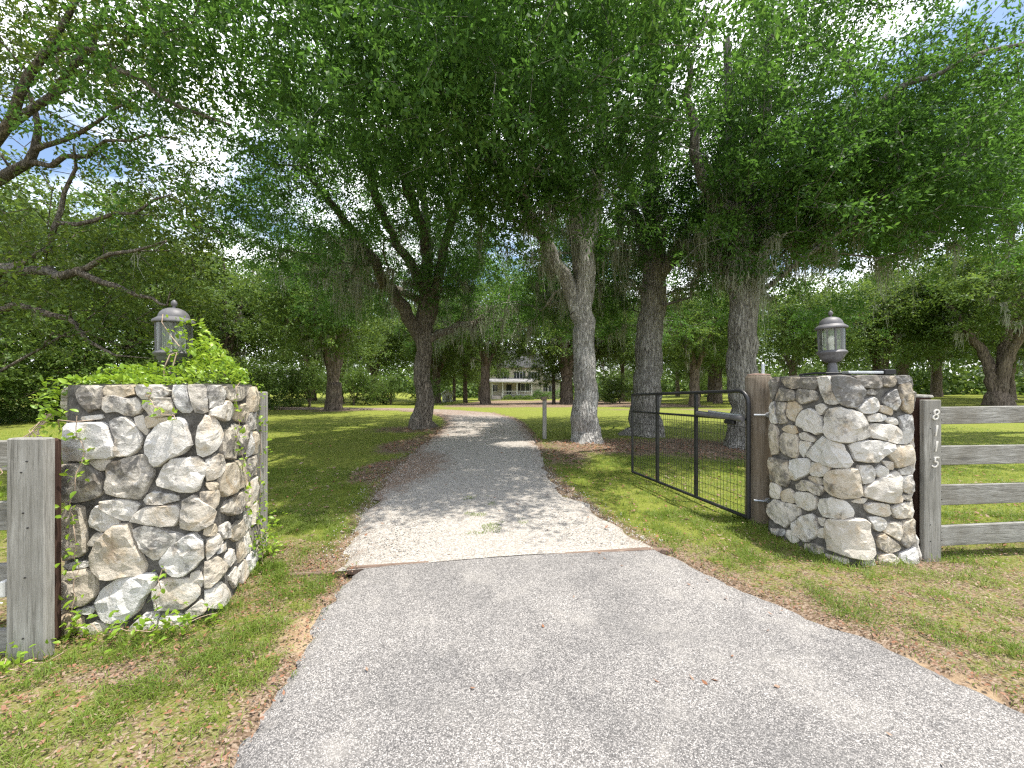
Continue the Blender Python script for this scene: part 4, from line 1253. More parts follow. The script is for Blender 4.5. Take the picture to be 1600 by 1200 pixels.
# pale trunk right of the drive
b = TREES['b']; d = b[1]
near_tree('oak_tree', 'tall oak with smooth pale grey trunk right of the gravel drive', 102,
    [([(b[0], d, bz(*b) - 0.12), W(915, 660, d), W(914, 600, d), W(911, 540, d), W(909, 490, d), W(911, 430, d), W(918, 390, d), W(930, 340, d), W(938, 260, d - .2), W(943, 150, d - .4), W(948, 20, d - .6)], [.37, .33, .285, .262, .27, .30, .23, .19, .16, .13, .09]),
     ([W(905, 490, d), W(892, 450, d), W(880, 422, d - .2), W(866, 398, d - .4), W(850, 372, d - .6), W(815, 320, d - 1.2), W(770, 250, d - 2), W(720, 180, d - 3), W(660, 110, d - 4)], [.22, .19, .17, .155, .14, .12, .10, .08, .04]),
     ([W(908, 420, d), W(905, 380, d), W(903, 320, d - .3), W(885, 230, d - .7), W(870, 120, d - 1.2), W(858, 0, d - 1.6)], [.24, .19, .15, .13, .11, .07]),
     ([W(925, 365, d), W(960, 375, d + .6), W(990, 390, d + 1.0)], [.06, .04, .02])],
    [(1.2, 8.6, 8.8, 4.4, 4.4, 3.2, .5), (-0.6, 7.0, 6.6, 2.6, 2.6, 1.8, 1.5), (1.4, 7.4, 6.9, 2.6, 2.0, 2.0, 1.2), (0.2, 10.2, 7.2, 3.0, 2.5, 2.0, 1), (1.2, 14.2, 5.8, 3.4, 2.6, 2.2, 2.0), (1.6, 5.4, 6.3, 2.3, 1.7, 1.3, 1.4), (-0.8, 5.3, 6.2, 2.2, 1.5, 1.3, 1.4), (1.8, 8.8, 5.2, 2.4, 1.3, 1.1, 2.0), (0.2, 12.5, 4.6, 2.6, 1.6, 1.2, 2.2)],
    2250, lowlim, LEAF, 'leaf_near', 'bark_pale', (80, 3.2, 6.4, 0.5, 1.7, 70, 0.0115, lambda p: p[1] > 8, [(W(px, py, d - .4), l) for px, py, l in ((862, 385, 1.1), (845, 368, 1.3), (880, 400, .9), (905, 340, 1.4), (915, 360, 1.4), (820, 325, 1.2), (770, 255, 1.3))]), 0.55)
# leaning trunk behind the gate end
c = TREES['c']; d = c[1]
near_tree('oak_tree', 'tall oak whose slightly leaning trunk stands behind the open gate end', 103,
    [([(c[0], d, bz(*c) - 0.12), W(1010, 650, d), W(1011, 600, d), W(1014, 540, d), W(1019, 480, d), W(1024, 430, d), W(1022, 390, d), W(1018, 330, d), W(1016, 240, d), W(1022, 120, d), W(1030, 0, d)], [.42, .385, .375, .355, .33, .335, .26, .21, .18, .15, .10]),
     ([W(1030, 430, d), W(1050, 395, d - .3), W(1075, 360, d - .7), W(1100, 310, d - 1.4), W(1125, 230, d - 2.2)], [.20, .16, .13, .10, .05]),
     ([W(1012, 420, d), W(1000, 370, d + .2), W(985, 300, d + .5), W(970, 200, d + .8), W(960, 80, d + 1)], [.17, .14, .12, .10, .06])],
    [(4.6, 9.6, 9.0, 3.6, 3.8, 3.2, .55), (3.2, 8.2, 7.4, 2.4, 2.0, 2.0, 1.2), (5.2, 12, 7.6, 3.5, 2.5, 2.4, .9), (4.8, 15.5, 5.6, 3.8, 2.6, 2.4, 1.5), (4.0, 10.0, 5.5, 2.0, 1.3, 1.1, 2.0)],
    1550, lowlim, LEAF, 'leaf_near', 'bark_grey', (90, 3.2, 6.2, 0.5, 1.7, 70, 0.0115, lambda p: p[1] > 8, [(W(px, py, d), l) for px, py, l in ((1050, 395, 1.4), (1075, 362, 1.8), (1000, 372, 1.4), (1100, 312, 1.9), (990, 310, 1.2))]), 1.1)
# trunk behind the hinge post
e = TREES['d']; d = e[1]
near_tree('oak_tree', 'broad mossy oak rising directly behind the brown hinge post', 104,
    [([(e[0], d, bz(*e) - 0.12), W(1165, 660, d), W(1164, 600, d), W(1161, 550, d), W(1158, 500, d), W(1156, 440, d), W(1158, 380, d), W(1162, 330, d), W(1178, 270, d - .2), W(1192, 190, d - .5), W(1200, 60, d - .8)], [.36, .335, .325, .295, .275, .285, .27, .22, .17, .13, .08]),
     ([W(1155, 345, d), W(1132, 322, d - .1), W(1108, 308, d - .3), W(1090, 270, d - .6), W(1080, 190, d - 1), W(1078, 90, d - 1.3)], [.18, .15, .13, .11, .09, .05]),
     ([W(1170, 335, d), W(1195, 322, d - .1), W(1225, 295, d - .3), W(1265, 240, d - .7), W(1330, 180, d - 1.2), W(1420, 125, d - 1.8), W(1520, 85, d - 2.3), W(1640, 50, d - 2.6)], [.18, .15, .12, .09, .07, .055, .04, .025]),
     ([W(1164, 330, d), W(1150, 250, d), W(1140, 160, d - .2), W(1135, 60, d - .4)], [.16, .13, .11, .07])],
    [(6.6, 8.4, 7.6, 3.4, 3.2, 3.0, 1.1), (9.0, 8.0, 6.6, 3.2, 2.4, 2.0, 1.2), (5.4, 10.5, 7.6, 3.0, 2.6, 2.6, 1), (8.2, 10.5, 6.4, 3.2, 2.4, 2.0, 1), (9.5, 13.5, 5.8, 4.0, 2.8, 2.2, 1.3), (5.8, 8.4, 4.9, 2.0, 1.3, 1.1, 1.8), (8.0, 9.0, 5.0, 2.4, 1.6, 1.2, 1.6), (9.4, 7.7, 6.3, 2.8, 1.2, 1.8, 2.2)],
    2300, lowlim, LEAF, 'leaf_near', 'bark_grey', (100, 2.6, 5.8, 0.5, 1.7, 70, 0.0115, lambda p: p[1] > 8.4, [(W(px, py, d - .2), l) for px, py, l in ((1132, 340, 1.6), (1115, 315, 2.0), (1150, 400, 1.4), (1138, 450, 1.4), (1178, 440, 1.3), (1190, 350, 1.6), (1225, 300, 1.5))]), 0.7)

def left_ok(p):
    x, y, z = p
    ppx = 800 + x / y * FPX; ppy = 600 - (z - CAMZ) / y * FPX
    if x > -3.2 or y < 4.2: return False
    if ppx > 330: return False
    if ppy > 620: return False
    hole = math.hypot((ppx - 110) / 150, (ppy - 250) / 130)
    return hole > 0.85 or T_RS.random() < 0.22
T_RS = np.random.default_rng(77)
near_tree('live_oak_tree', 'live oak with long bare looking limbs reaching over the vine covered pillar', 105,
    [([(-11.5, 7.6, -0.1), (-11.4, 7.5, 1.0), (-11.2, 7.4, 2.0), (-10.8, 7.2, 3.0), W(-60, 330, 6.9), W(0, 215, 6.6), W(45, 140, 6.3), W(75, 70, 6.1), W(120, 0, 6.0)], [0.307, 0.246, 0.221, 0.172, 0.098, 0.074, 0.061, 0.049, 0.031]),
     ([(-10.9, 7.3, 3.0), W(-40, 300, 7.2), W(0, 290, 7.2), W(40, 262, 7.2), W(65, 238, 7.2), W(62, 190, 7.1), W(40, 130, 7.0)], [0.160, 0.105, 0.092, 0.074, 0.061, 0.049, 0.025]),
     ([W(55, 235, 7.2), W(100, 225, 7.0), W(150, 200, 6.8), W(200, 160, 6.6)], [0.049, 0.037, 0.028, 0.012]),
     ([W(60, 255, 7.2), W(110, 250, 7.0), W(160, 235, 6.9), W(200, 215, 6.8), W(260, 215, 6.7)], [0.049, 0.040, 0.031, 0.021, 0.012]),
     ([(-11, 7.4, 2.6), W(-60, 425, 7.4), W(0, 424, 7.2), W(60, 426, 7.0), W(110, 428, 6.9), W(150, 432, 6.8), W(200, 452, 6.6), W(260, 482, 6.4)], [0.184, 0.123, 0.092, 0.080, 0.068, 0.052, 0.037, 0.018]),
     ([W(115, 428, 6.9), W(135, 412, 6.8), W(165, 398, 6.7), W(205, 388, 6.6), W(260, 376, 6.4)], [0.056, 0.046, 0.037, 0.028, 0.012]),
     ([W(20, 424, 7.1), W(45, 405, 7.1), W(80, 385, 7.0), W(90, 340, 7.0), W(105, 280, 6.9), W(115, 225, 6.8)], [0.061, 0.052, 0.046, 0.040, 0.031, 0.016]),
     ([W(88, 348, 7.0), W(120, 348, 7.0), W(170, 348, 6.9), W(210, 328, 6.8), W(265, 305, 6.7)], [0.043, 0.037, 0.034, 0.025, 0.012]),
     ([(-11, 7.4, 2.2), W(-40, 480, 7.8), W(0, 482, 7.6), W(50, 486, 7.5), W(100, 488, 7.4), W(120, 515, 7.3), W(135, 545, 7.2), W(180, 555, 7.1)], [0.135, 0.092, 0.074, 0.061, 0.056, 0.043, 0.034, 0.018]),
     ([W(70, 80, 6.2), W(130, 65, 6.0), W(200, 105, 5.8), W(245, 150, 5.7), W(300, 185, 5.7), W(360, 195, 5.8)], [0.049, 0.046, 0.043, 0.037, 0.028, 0.016]),
     ([W(20, 200, 6.6), W(90, 150, 6.6), W(135, 95, 6.4), W(150, 30, 6.3)], [0.061, 0.056, 0.043, 0.025])],
    [(-7.2, 7.0, 7.4, 3.0, 2.2, 1.8, 1.2), (-8.6, 8.4, 5.2, 3.0, 2.4, 1.6, .8), (-8.2, 8.0, 3.2, 3.4, 2.2, 1.3, 1.3), (-9.5, 6.5, 7.5, 2.5, 2.0, 2.0, 1)],
    820, left_ok, (5, 11, 0.46, 0.10, 0.021), 'leaf_side', 'bark_dark', (16, 2.5, 6.5, 0.2, 0.6, 20, 0.008), 0.8, 0.07)

def right_ok(p):
    x, y, z = p
    ppx = 800 + x / y * FPX; ppy = 600 - (z - CAMZ) / y * FPX
    if not clear(p) or ppx < 1230: return False
    return ppy < 400 + 40 * math.sin(ppx * 0.02)
near_tree('oak_tree', 'oak beyond the number board hung with long curtains of grey moss', 106,
    [([(18.2, 12.0, -0.1), (18.1, 12, 1.5), (18.0, 11.9, 3.0), (17.4, 11.8, 5.0), (16.8, 11.6, 6.8), (16.3, 11.4, 8.8)], [.45, .38, .36, .32, .22, .1]),
     ([(17.4, 11.8, 5.0), (15.4, 11.6, 6.4), (13.2, 11.4, 7.2), (11.2, 11.3, 7.4), (9.2, 11.2, 7.4)], [.16, .13, .10, .07, .04]),
     ([(17.0, 11.6, 6.0), (15.4, 10.8, 7.4), (13.6, 10.2, 8.2), (11.6, 9.6, 8.6)], [.14, .11, .08, .04])],
    [(11.4, 11.4, 7.2, 4.0, 3.0, 2.2, 1), (13.6, 11, 6.6, 3.0, 3.0, 2.6, 1), (10.6, 13.5, 6.6, 4.0, 2.2, 1.6, .8)],
    800, right_ok, (6, 12, 0.52, 0.125, 0.024), 'leaf_near', 'bark_grey', (40, 3.4, 6.0, 0.8, 1.7, 130, 0.011, lambda p: 7.5 < p[0] < 14.5, [(W(px, py, 11.3), l) for px, py, l in ((1395, 300, 2.4), (1420, 300, 3.2), (1445, 310, 2.8), (1465, 300, 2.2), (1570, 330, 2.0), (1560, 340, 1.6), (1330, 320, 1.6))]), 0.8)

# ---- mid-distance and background trees
def template(seed, h, cr, n, leaf, stems=1, trunk_r=0.4, fork=0.28, moss=None, zlow=0.3, vase=False, cap=0.13):
    T = Tree(seed); rs = T.rs
    f = h * fork
    T.chain([(0, 0, -0.3), (0.02, 0, f * .3), (0.05, 0.02, f * .7), (0.05, 0.03, f)], [trunk_r * 1.1, trunk_r, trunk_r * .92, trunk_r * .9], wob=0.02)
    m = stems
    for k in range(m):
        a = 2 * math.pi * (k + rs.uniform(-.25, .25)) / m; sp = rs.uniform(0.35, 0.7) * cr * (0.75 if vase else 0.8)
        z1 = h * rs.uniform(0.62, 0.85)
        st = f * rs.uniform(0.75, 1.0)
        T.chain([(0.03, 0.02, st), (sp * .25 * math.cos(a), sp * .25 * math.sin(a), st + (z1 - st) * (.42 if vase else .25)), (sp * .6 * math.cos(a), sp * .6 * math.sin(a), st + (z1 - st) * .68), (sp * math.cos(a), sp * math.sin(a), z1)], [trunk_r * .55, trunk_r * .42, trunk_r * .28, trunk_r * .1])
    blobs = [(0, 0, h * .66, cr * .8, cr * .8, h * .30, 1)]
    for k in range(6):
        a = rs.uniform(0, 6.28); q = rs.uniform(.35, .7) * cr
        blobs.append((q * math.cos(a), q * math.sin(a), h * rs.uniform(zlow + .12, .75), cr * .42, cr * .42, h * .16, 1.3))
    T.attract(blob_points(rs, blobs, n, lambda p: p[2] > h * zlow, 0.6)).radii(cap=cap)
    return T, T.leaves(*leaf), (T.moss(*moss) if moss else None)

def copy_tree(root, loc, rz, sc, label=None, group=None):
    r = root.copy(); C.objects.link(r); r.location = loc; r.rotation_euler = (0, 0, rz); r.scale = (sc[0], sc[0], sc[1]) if hasattr(sc, '__len__') else (sc,) * 3
    if label: r['label'] = label
    if group: r['group'] = group
    for ch in root.children:
        c = ch.copy(); C.objects.link(c); c.parent = r
    return r

FL = (6, 9, 0.9, 0.20, 0.052)
protos = {}
def place(kind, x, y, rz, sc, label, group=None, name='oak_tree'):
    loc = (x, y, float(gz(x, y)) - 0.02)
    if kind not in protos:
        kw = dict(oak=dict(seed=201, h=11.5, cr=6.0, n=760, leaf=FL, stems=5, moss=(46, 3.0, 8.0, 0.6, 1.9, 26, 0.045), zlow=0.26),
                  vase=dict(seed=202, h=11.0, cr=5.2, n=720, leaf=FL, stems=8, trunk_r=0.5, fork=0.17, vase=True, moss=(50, 3.0, 8.0, 0.6, 2.0, 26, 0.045), zlow=0.27),
                  tall=dict(seed=203, h=15, cr=4.8, n=680, leaf=FL, stems=4, trunk_r=0.32, fork=0.36, zlow=0.22),
                  twin=dict(seed=205, h=11.5, cr=6.4, n=800, leaf=FL, stems=3, trunk_r=0.62, fork=0.05, vase=True, moss=(30, 3.0, 8.0, 0.6, 1.9, 26, 0.045), zlow=0.24),
                  bush=dict(seed=204, h=4.2, cr=3.0, n=300, leaf=(5, 9, 0.6, 0.16, 0.045), stems=5, trunk_r=0.10, fork=0.10, zlow=0.02))[kind]
        T, lv, ms = template(**kw)
        root = thing(name, label, 'tree', (0, 0, 0), 0, group)
        finish(T, root, M['leaf_far'], M['bark_far'], lv, ms, 0.7)
        protos[kind] = root
        root.location = loc; root.rotation_euler = (0, 0, rz); root.scale = (sc,) * 3
        return root
    r = copy_tree(protos[kind], loc, rz, sc, label, group); r.name = name
    if not group and 'group' in r: del r['group']
    return r

place('vase', -10.8, 23.6, 0.4, 0.92, 'many stemmed oak alone on the lawn in a ring of leaf litter')
place('vase', 5.9, 42.0, 2.1, 1.35, 'many stemmed oak in front of the cream house, right of its porch')
place('oak', -2.7, 39.0, 0.9, 1.22, 'forked oak in front of the cream house, left of its porch steps')
place('tall', 4.75, 44.5, 1.2, 0.62, 'thin straight tree between the house porch and the many stemmed oak', name='slender_tree')
place('twin', 34.6, 27.8, 2.7, 1.12, 'low spreading oak with twin dark trunks on the open lawn behind the board fence')
place('oak', 24.5, 53, 4.0, 0.95, 'oak with dark low trunk at the far side of the sunny lawn behind the gate')
side = [('oak', 14.5, 31, 1.1, .95), ('oak', 20, 38, 5.2, 1.0), ('oak', 9.6, 47, 3.3, 1.25), ('vase', 33, 35, .2, 1.1), ('oak', 43, 31, 2.2, 1.15), ('tall', 17, 60, .7, 1.0), ('oak', 36, 50, 1.9, 1.2), ('tall', 28, 66, 2.8, 1.0), ('oak', 50, 46, 3.9, 1.2), ('vase', 58, 58, 1.4, 1.3), ('oak', 62, 40, 5.0, 1.2), ('oak', 27, 33, 4.6, 1.0), ('vase', 47, 37, 3.2, 1.05), ('oak', 23, 45, .9, 1.05)]
KN = {'oak': 'broad crowned oak', 'vase': 'many stemmed oak', 'tall': 'slim tall tree', 'bush': 'shrub'}
for k, x, y, rz, sc in side: place(k, x, y, rz, sc, KN[k] + ' in the loose grove across the right hand lawn', KN[k] + 's of the grove across the lawn')
back = [('oak', -8.5, 44, 2.2, 1.15), ('tall', -6.2, 52, 3.0, .9), ('oak', -12, 56, .5, 1.3), ('tall', -9.2, 62, 1.5, .8), ('oak', -5.5, 68, 4.4, 1.0), ('oak', -17, 48, 1.8, 1.05), ('vase', -16, 36, 3.6, .9)]
for k, x, y, rz, sc in back: place(k, x, y, rz, sc, KN[k] + ' in the shady wood left of the cream house', KN[k] + 's of the wood left of the house')
lw = [('oak', -21.5, 15.5, .3, .95), ('tall', -20, 20.5, 2.0, .85), ('oak', -19.5, 26.5, 4.1, 1.0), ('tall', -22, 31, 1.0, 1.0), ('oak', -26, 22, 5.5, 1.1), ('oak', -20.5, 40, 2.9, 1.1), ('oak', -29, 13, 3.5, 1.1)]
for k, x, y, rz, sc in lw: place(k, x, y, rz, sc, KN[k] + ' in the dense wood edging the left lawn', KN[k] + 's of the wood edging the left lawn')
for k, (x, y, rz, sc) in enumerate([(-18.2, 13.2, .2, .8), (-18.6, 17.2, 1.7, .85), (-19.2, 20.6, 3.1, .8), (-16.8, 24.8, 4.0, .72), (-14.8, 28.5, .9, .75), (-23, 11.2, 2.2, .9), (-13.2, 32.5, 5.2, .7), (-8.2, 36.8, 2.5, .55), (-11.2, 36, .4, .6)]):
    place('bush', x, y, rz, sc, 'leafy understorey shrub at the foot of the wood left of the lawn', 'shrubs along the left wood', 'shrub')['category'] = 'shrub'
for k, (x, y, rz, sc) in enumerate([(13.5, 49, .2, .8), (17.5, 50.5, 1.7, .85), (29, 60, 3.1, 1.0), (38, 63, 4.0, 1.1), (50, 62, .9, 1.1)]):
    place('bush', x, y, rz, sc, 'rounded shrub at the foot of the grove across the right hand lawn', 'shrubs below the grove', 'shrub')['category'] = 'shrub'

# far wood that reads as one mass
def far_wood():
    rs = np.random.default_rng(31); n = 1650; cs = []
    for _ in range(n):
        a = rs.uniform(R(-64), R(64)); rad = rs.uniform(92, 135)
        x, y = rad * math.sin(a), rad * math.cos(a) * 0.95
        h = 17 + 6 * vnoise(a * 9, 0.2, 5)
        z = rs.uniform(0, 1) ** 0.8 * h
        cs.append((x, y, z + float(gz(x, y))))
    for _ in range(1100):
        a = rs.uniform(R(-64), R(64)); rad = rs.uniform(84, 96); x, y = rad * math.sin(a), rad * math.cos(a)
        cs.append((x, y, rs.uniform(0, 3.5) + float(gz(x, y))))
    n = len(cs); c = np.array(cs); k = 36
    p = c[:, None] + rs.normal(0, 1, (n, k, 3)) * np.array([2.6, 2.6, 1.5])
    p[..., 2] = np.maximum(p[..., 2], -1.3)
    ax = unit(rs.normal(0, 1, p.shape)); sd_ = unit(np.cross(ax, rs.normal(0, .5, p.shape) + np.array([0, -.4, .8])))
    l = rs.uniform(.6, 1.1, (n, k, 1)); w = l * .3
    q = np.stack([p, p + ax * l * .45 + sd_ * w, p + ax * l, p + ax * l * .5 - sd_ * w], -2).reshape(-1, 3)
    o = mk('distant_woodland', q, np.arange(len(q)).reshape(-1, 4), M['leaf_far'], kind='stuff')
    tag(o, 'distant green woodland closing the view behind house and lawns', 'woodland')
far_wood()

# ------------------------------------------------------------------ house, shed, barn, car, hedge far behind
HY = 76.0; HZ = float(gz(0.5, HY))
house = thing('house', 'cream two storey house with white railed porch at the end of the drive', 'house', (0, HY, HZ))
def hb(c, h, name, mat, par=house, bev=0.0):
    return MB().box(c, h, 0, bev).build(name, M[mat], par)
hb((0.9, 4.2, 3.0), (5.2, 4.0, 3.3), 'wall', 'cream')
hb((6.9, 5.2, 1.7), (2.6, 3.4, 2.0), 'wing_wall', 'cream')
for k in range(11):
    MB().box((0.9, 0.185, 0.25 + k * 0.56), (5.2, 0.018, 0.02)).build('siding_board', M['cream'], house)
MB().prism([(-4.9, 6.1), (6.7, 6.1), (5.6, 8.2), (3.4, 9.6), (-1.6, 9.6), (-3.8, 8.2)], -0.35, 8.6).build('roof', M['roof'], house)
MB().prism([(4.2, 3.65), (9.9, 3.65), (9.2, 5.2), (5.2, 5.2)], 1.3, 9).build('wing_roof', M['roof'], house)
def window(x, z, w, h, y=0.18, shut=True, par=house):
    wd = MB().box((x, y - 0.03, z), (w / 2, 0.04, h / 2)).build('window', M['white_paint'], par)
    for sx in (-1, 1):
        MB().box((x + sx * w * .24, y - 0.085, z), (w * .20, 0.015, h * .44)).build('pane', M['pane'], wd)
    if shut:
        for sx in (-1, 1):
            MB().box((x + sx * (w / 2 + 0.24), y - 0.05, z), (0.2, 0.03, h / 2)).build('shutter', M['dark'], wd)
for x in (-1.7, 1.5, 4.3): window(x, 4.55, 1.3, 1.5)
window(2.6, 2.2, 1.9, 1.7); window(-3.3, 2.1, 1.0, 1.4, shut=False)
for x in (5.4, 6.6, 7.8): window(x, 2.0, 1.05, 1.25, 1.78, False)
dr = hb((-0.6, 0.15, 1.75), (0.5, 0.05, 1.05), 'door', 'dark'); hb((-0.25, 0.06, 1.7), (0.03, 0.04, 0.05), 'door_handle', 'zinc', dr)
hb((0.0, -1.0, 0.35), (3.9, 1.2, 0.35), 'porch_floor', 'step')
pr = MB().prism([(-4.3, 3.15), (4.1, 3.15), (4.1, 3.35), (-4.3, 3.35)], -2.4, 0.15).build('porch_roof', M['white_paint'], house)
MB().add([(-4.35, -2.5, 3.36), (4.15, -2.5, 3.36), (4.15, 0.15, 4.0), (-4.35, 0.15, 4.0), (-4.35, 0.15, 3.36), (4.15, 0.15, 3.36)], [(0, 1, 2, 3), (0, 4, 5, 1), (0, 3, 4), (1, 5, 2), (3, 2, 5, 4)]).build('porch_shingles', M['roof'], pr)
for x in (-3.75, -1.75, 0.95, 3.75): hb((x, -2.05, 1.95), (0.09, 0.09, 1.24), 'porch_post', 'white_paint')
for x0, x1 in ((-1.75, 0.95), (0.95, 3.75)):
    r_ = hb(((x0 + x1) / 2, -2.05, 1.55), ((x1 - x0) / 2 - .09, 0.04, 0.05), 'railing', 'white_paint')
    hb(((x0 + x1) / 2, -2.05, 0.86), ((x1 - x0) / 2 - .09, 0.03, 0.04), 'lower_rail', 'white_paint', r_)
    for k in range(9):
        hb((x0 + (x1 - x0) * (k + .5) / 9, -2.05, 1.2), (0.02, 0.02, 0.31), 'baluster', 'white_paint', r_)
for k in range(4): hb((-2.85, -2.35 - 0.3 * k, 0.60 - 0.17 * k), (0.95, 0.15, 0.09), 'step', 'step')
hb((-1.85, -2.9, 0.75), (0.04, 0.65, 0.35), 'stair_rail', 'white_paint')

def shrub_mass(name, label, x, y, rx, ry, h, n, seed, ln=0.14, group=None, mat='leaf_far', cat='shrub'):
    rs = np.random.default_rng(seed); z0 = float(gz(x, y))
    root = thing(name, label, cat, (x, y, z0), 0, group)
    v = unit(rs.normal(0, 1, (n, 3))); v[:, 2] = np.abs(v[:, 2])
    rad = rs.uniform(0.72, 1.05, (n, 1)) * (0.85 + 0.3 * vnoise(v[:, 0] * 4 + 9, v[:, 1] * 4 + v[:, 2] * 3, seed))[:, None]
    p = v * rad * np.array([rx, ry, h])
    ax = unit(v * .5 + rs.normal(0, .6, p.shape)); sd_ = unit(np.cross(ax, rs.normal(0, .5, p.shape) + np.array([0, 0, .8])))
    l = ln * rs.uniform(.7, 1.2, (n, 1)); w = l * .27
    q = np.stack([p, p + ax * l * .45 + sd_ * w, p + ax * l, p + ax * l * .5 - sd_ * w], -2).reshape(-1, 3)
    mk('foliage', q, np.arange(len(q)).reshape(-1, 4), M[mat], root, kind='stuff')
    mb = MB()
    for k in range(7):
        a = rs.uniform(0, 6.28); mb.tube([(0.1 * math.cos(a), 0.1 * math.sin(a), -0.05), (rx * .4 * math.cos(a), ry * .4 * math.sin(a), h * .45), (rx * .7 * math.cos(a), ry * .7 * math.sin(a), h * .7)], [.03, .02, .008], 5)
    mb.build('stems', M['bark_far'], root)
    return root
for i, (x, rx, h) in enumerate(((-0.6, 1.1, 0.8), (1.3, 1.2, 0.75), (3.1, 1.0, 0.8))):
    shrub_mass('foundation_shrub', 'low bright shrub planted along the front of the house porch', x, HY - 3.3, rx, .7, h, 700, 400 + i, .2, 'shrubs along the porch')
for i, (x, rx, h) in enumerate(((5.1, 1.3, 1.7), (7.2, 1.5, 1.4), (9.0, 1.2, 1.9))):
    shrub_mass('foundation_shrub', 'dark shrub planted below the windows of the house wing', x, HY - 0.4, rx, .9, h, 900, 410 + i, .2, 'shrubs below the wing windows', 'leaf_near')
for i, (x, rx) in enumerate(((14.6, 1.9), (17.4, 1.9), (20.0, 1.6))):
    shrub_mass('hedge_bush', 'clipped yellow green bush in the short row hiding the parked dark car', x * .93, 61.5, rx, 1.3, 1.2, 1500, 420 + i, .2, 'bushes in front of the parked car', 'leaf_far')

# pump house left of the drive
pz = float(gz(-9.0, 56)); ph = thing('pump_house', 'tiny white pump house with pitched roof among the trees left of the house', 'shed', (-9.3, 56, pz), R(15))
MB().box((0, 0, 0.6), (0.65, 0.6, 0.62)).build('wall', M['white_paint'], ph)
MB().prism([(-0.9, 1.18), (0, 1.75), (0.9, 1.18), (0.9, 1.26), (0, 1.84), (-0.9, 1.26)], -0.8, 0.8).build('roof', M['white_paint'], ph)
MB().prism([(-0.62, 1.2), (0.62, 1.2), (0, 1.68)], -0.6, 0.6).build('gable', M['white_paint'], ph)
MB().box((0, -0.61, 0.5), (0.28, 0.02, 0.45)).build('door', M['step'], ph)

# pale barn far right, behind the twin-trunk oak
bn = thing('barn', 'plain white barn glimpsed behind the twin trunked oak on the right lawn', 'barn', (81.5, 58.0, 0), R(-8))
MB().box((0, 0, 2.0), (7, 4, 2.1)).build('wall', M['white_paint'], bn)
MB().prism([(-7.4, 4.05), (7.4, 4.05), (7.4, 4.25), (0, 6.4), (-7.4, 4.25)], -4.4, 4.4).build('roof', M['zinc'], bn)
MB().box((-2, -4.03, 1.5), (1.5, 0.03, 1.5)).build('door', M['step'], bn)
for x in (1.5, 4.5): MB().box((x, -4.03, 2.2), (0.6, 0.03, 0.5)).build('window', M['pane'], bn)

def car(loc, rz, paint, label):
    root = thing('parked_car', label, 'car', loc, rz)
    side = [(-2.3, .35), (2.25, .35), (2.3, .75), (2.1, .95), (1.1, 1.05), (.45, 1.55), (-.2, 1.66), (-1.5, 1.62), (-2.15, 1.1), (-2.32, .9)]
    n = len(side); V = []; F = []
    for y, s_, dz in ((-.9, 1, 0), (-.82, .97, .02), (.82, .97, .02), (.9, 1, 0)):
        for x, z in side:
            yy = y * (0.80 if z > 1.2 else 1.0); V.append((x * s_, yy, z + (dz if z > 1 else -dz)))
    order = [0, 1, 2, 3]
    for r_ in range(3):
        for i in range(n):
            j = (i + 1) % n; F.append((r_ * n + i, r_ * n + j, (r_ + 1) * n + j, (r_ + 1) * n + i))
    F += [tuple(range(n - 1, -1, -1)), tuple(range(3 * n, 4 * n))]
    body = mk('body', V, F, M[paint], root); body.data.set_sharp_from_angle(angle=R(35))
    for sy in (-1, 1):
        MB().add([(x, sy * (.905 - .14 * max(0, (z - 1.0) / .6)), z) for x, z in ((.95, 1.08), (.4, 1.48), (-.25, 1.57), (-.3, 1.08))], [(0, 1, 2, 3)]).build('side_window', M['pane'], body)
        MB().add([(x, sy * (.905 - .14 * max(0, (z - 1.0) / .6)), z) for x, z in ((-.4, 1.08), (-.35, 1.57), (-1.4, 1.53), (-1.85, 1.12))], [(0, 1, 2, 3)]).build('side_window', M['pane'], body)
        MB().box((2.22, sy * .62, .74), (.06, .18, .08), 0, .02).build('headlight', M['bulb'], body)
        MB().box((-2.29, sy * .68, .9), (.04, .12, .1), 0, .02).build('tail_light', M['wood_red'], body)
        for x in (-1.45, 1.42):
            c_ = []
            wh = MB()
            for yy, rr in ((-.10, .30), (-.09, .335), (.09, .335), (.10, .30)):
                wh.v += [(x + rr * math.cos(q * math.pi / 9), sy * .82 + yy, .335 + rr * math.sin(q * math.pi / 9)) for q in range(18)]
            for r_ in range(3):
                for q in range(18): wh.f.append((r_ * 18 + q, r_ * 18 + (q + 1) % 18, (r_ + 1) * 18 + (q + 1) % 18, (r_ + 1) * 18 + q))
            wh.f += [tuple(range(17, -1, -1)), tuple(range(54, 72))]
            w_ = wh.build('wheel', M['tyre'], root, angle=30)
            MB().tube([(x, sy * .80, .335), (x, sy * .93, .335)], [.2, .19], 14).build('rim', M['zinc'], w_)
    MB().add([(1.08, -.72, 1.07), (1.08, .72, 1.07), (.5, .66, 1.51), (.5, -.66, 1.51)], [(0, 1, 2, 3)]).build('windscreen', M['pane'], body).location.z = 0.012
    return root
car((18.0, 66.5, float(gz(18.0, 66.5)) + 0.02), R(188), 'car', 'dark parked car half hidden behind the clipped bushes')
car((21.8, 69.5, float(gz(21.8, 69.5)) + 0.02), R(186), 'silver_car', 'silver parked car standing behind the dark car')

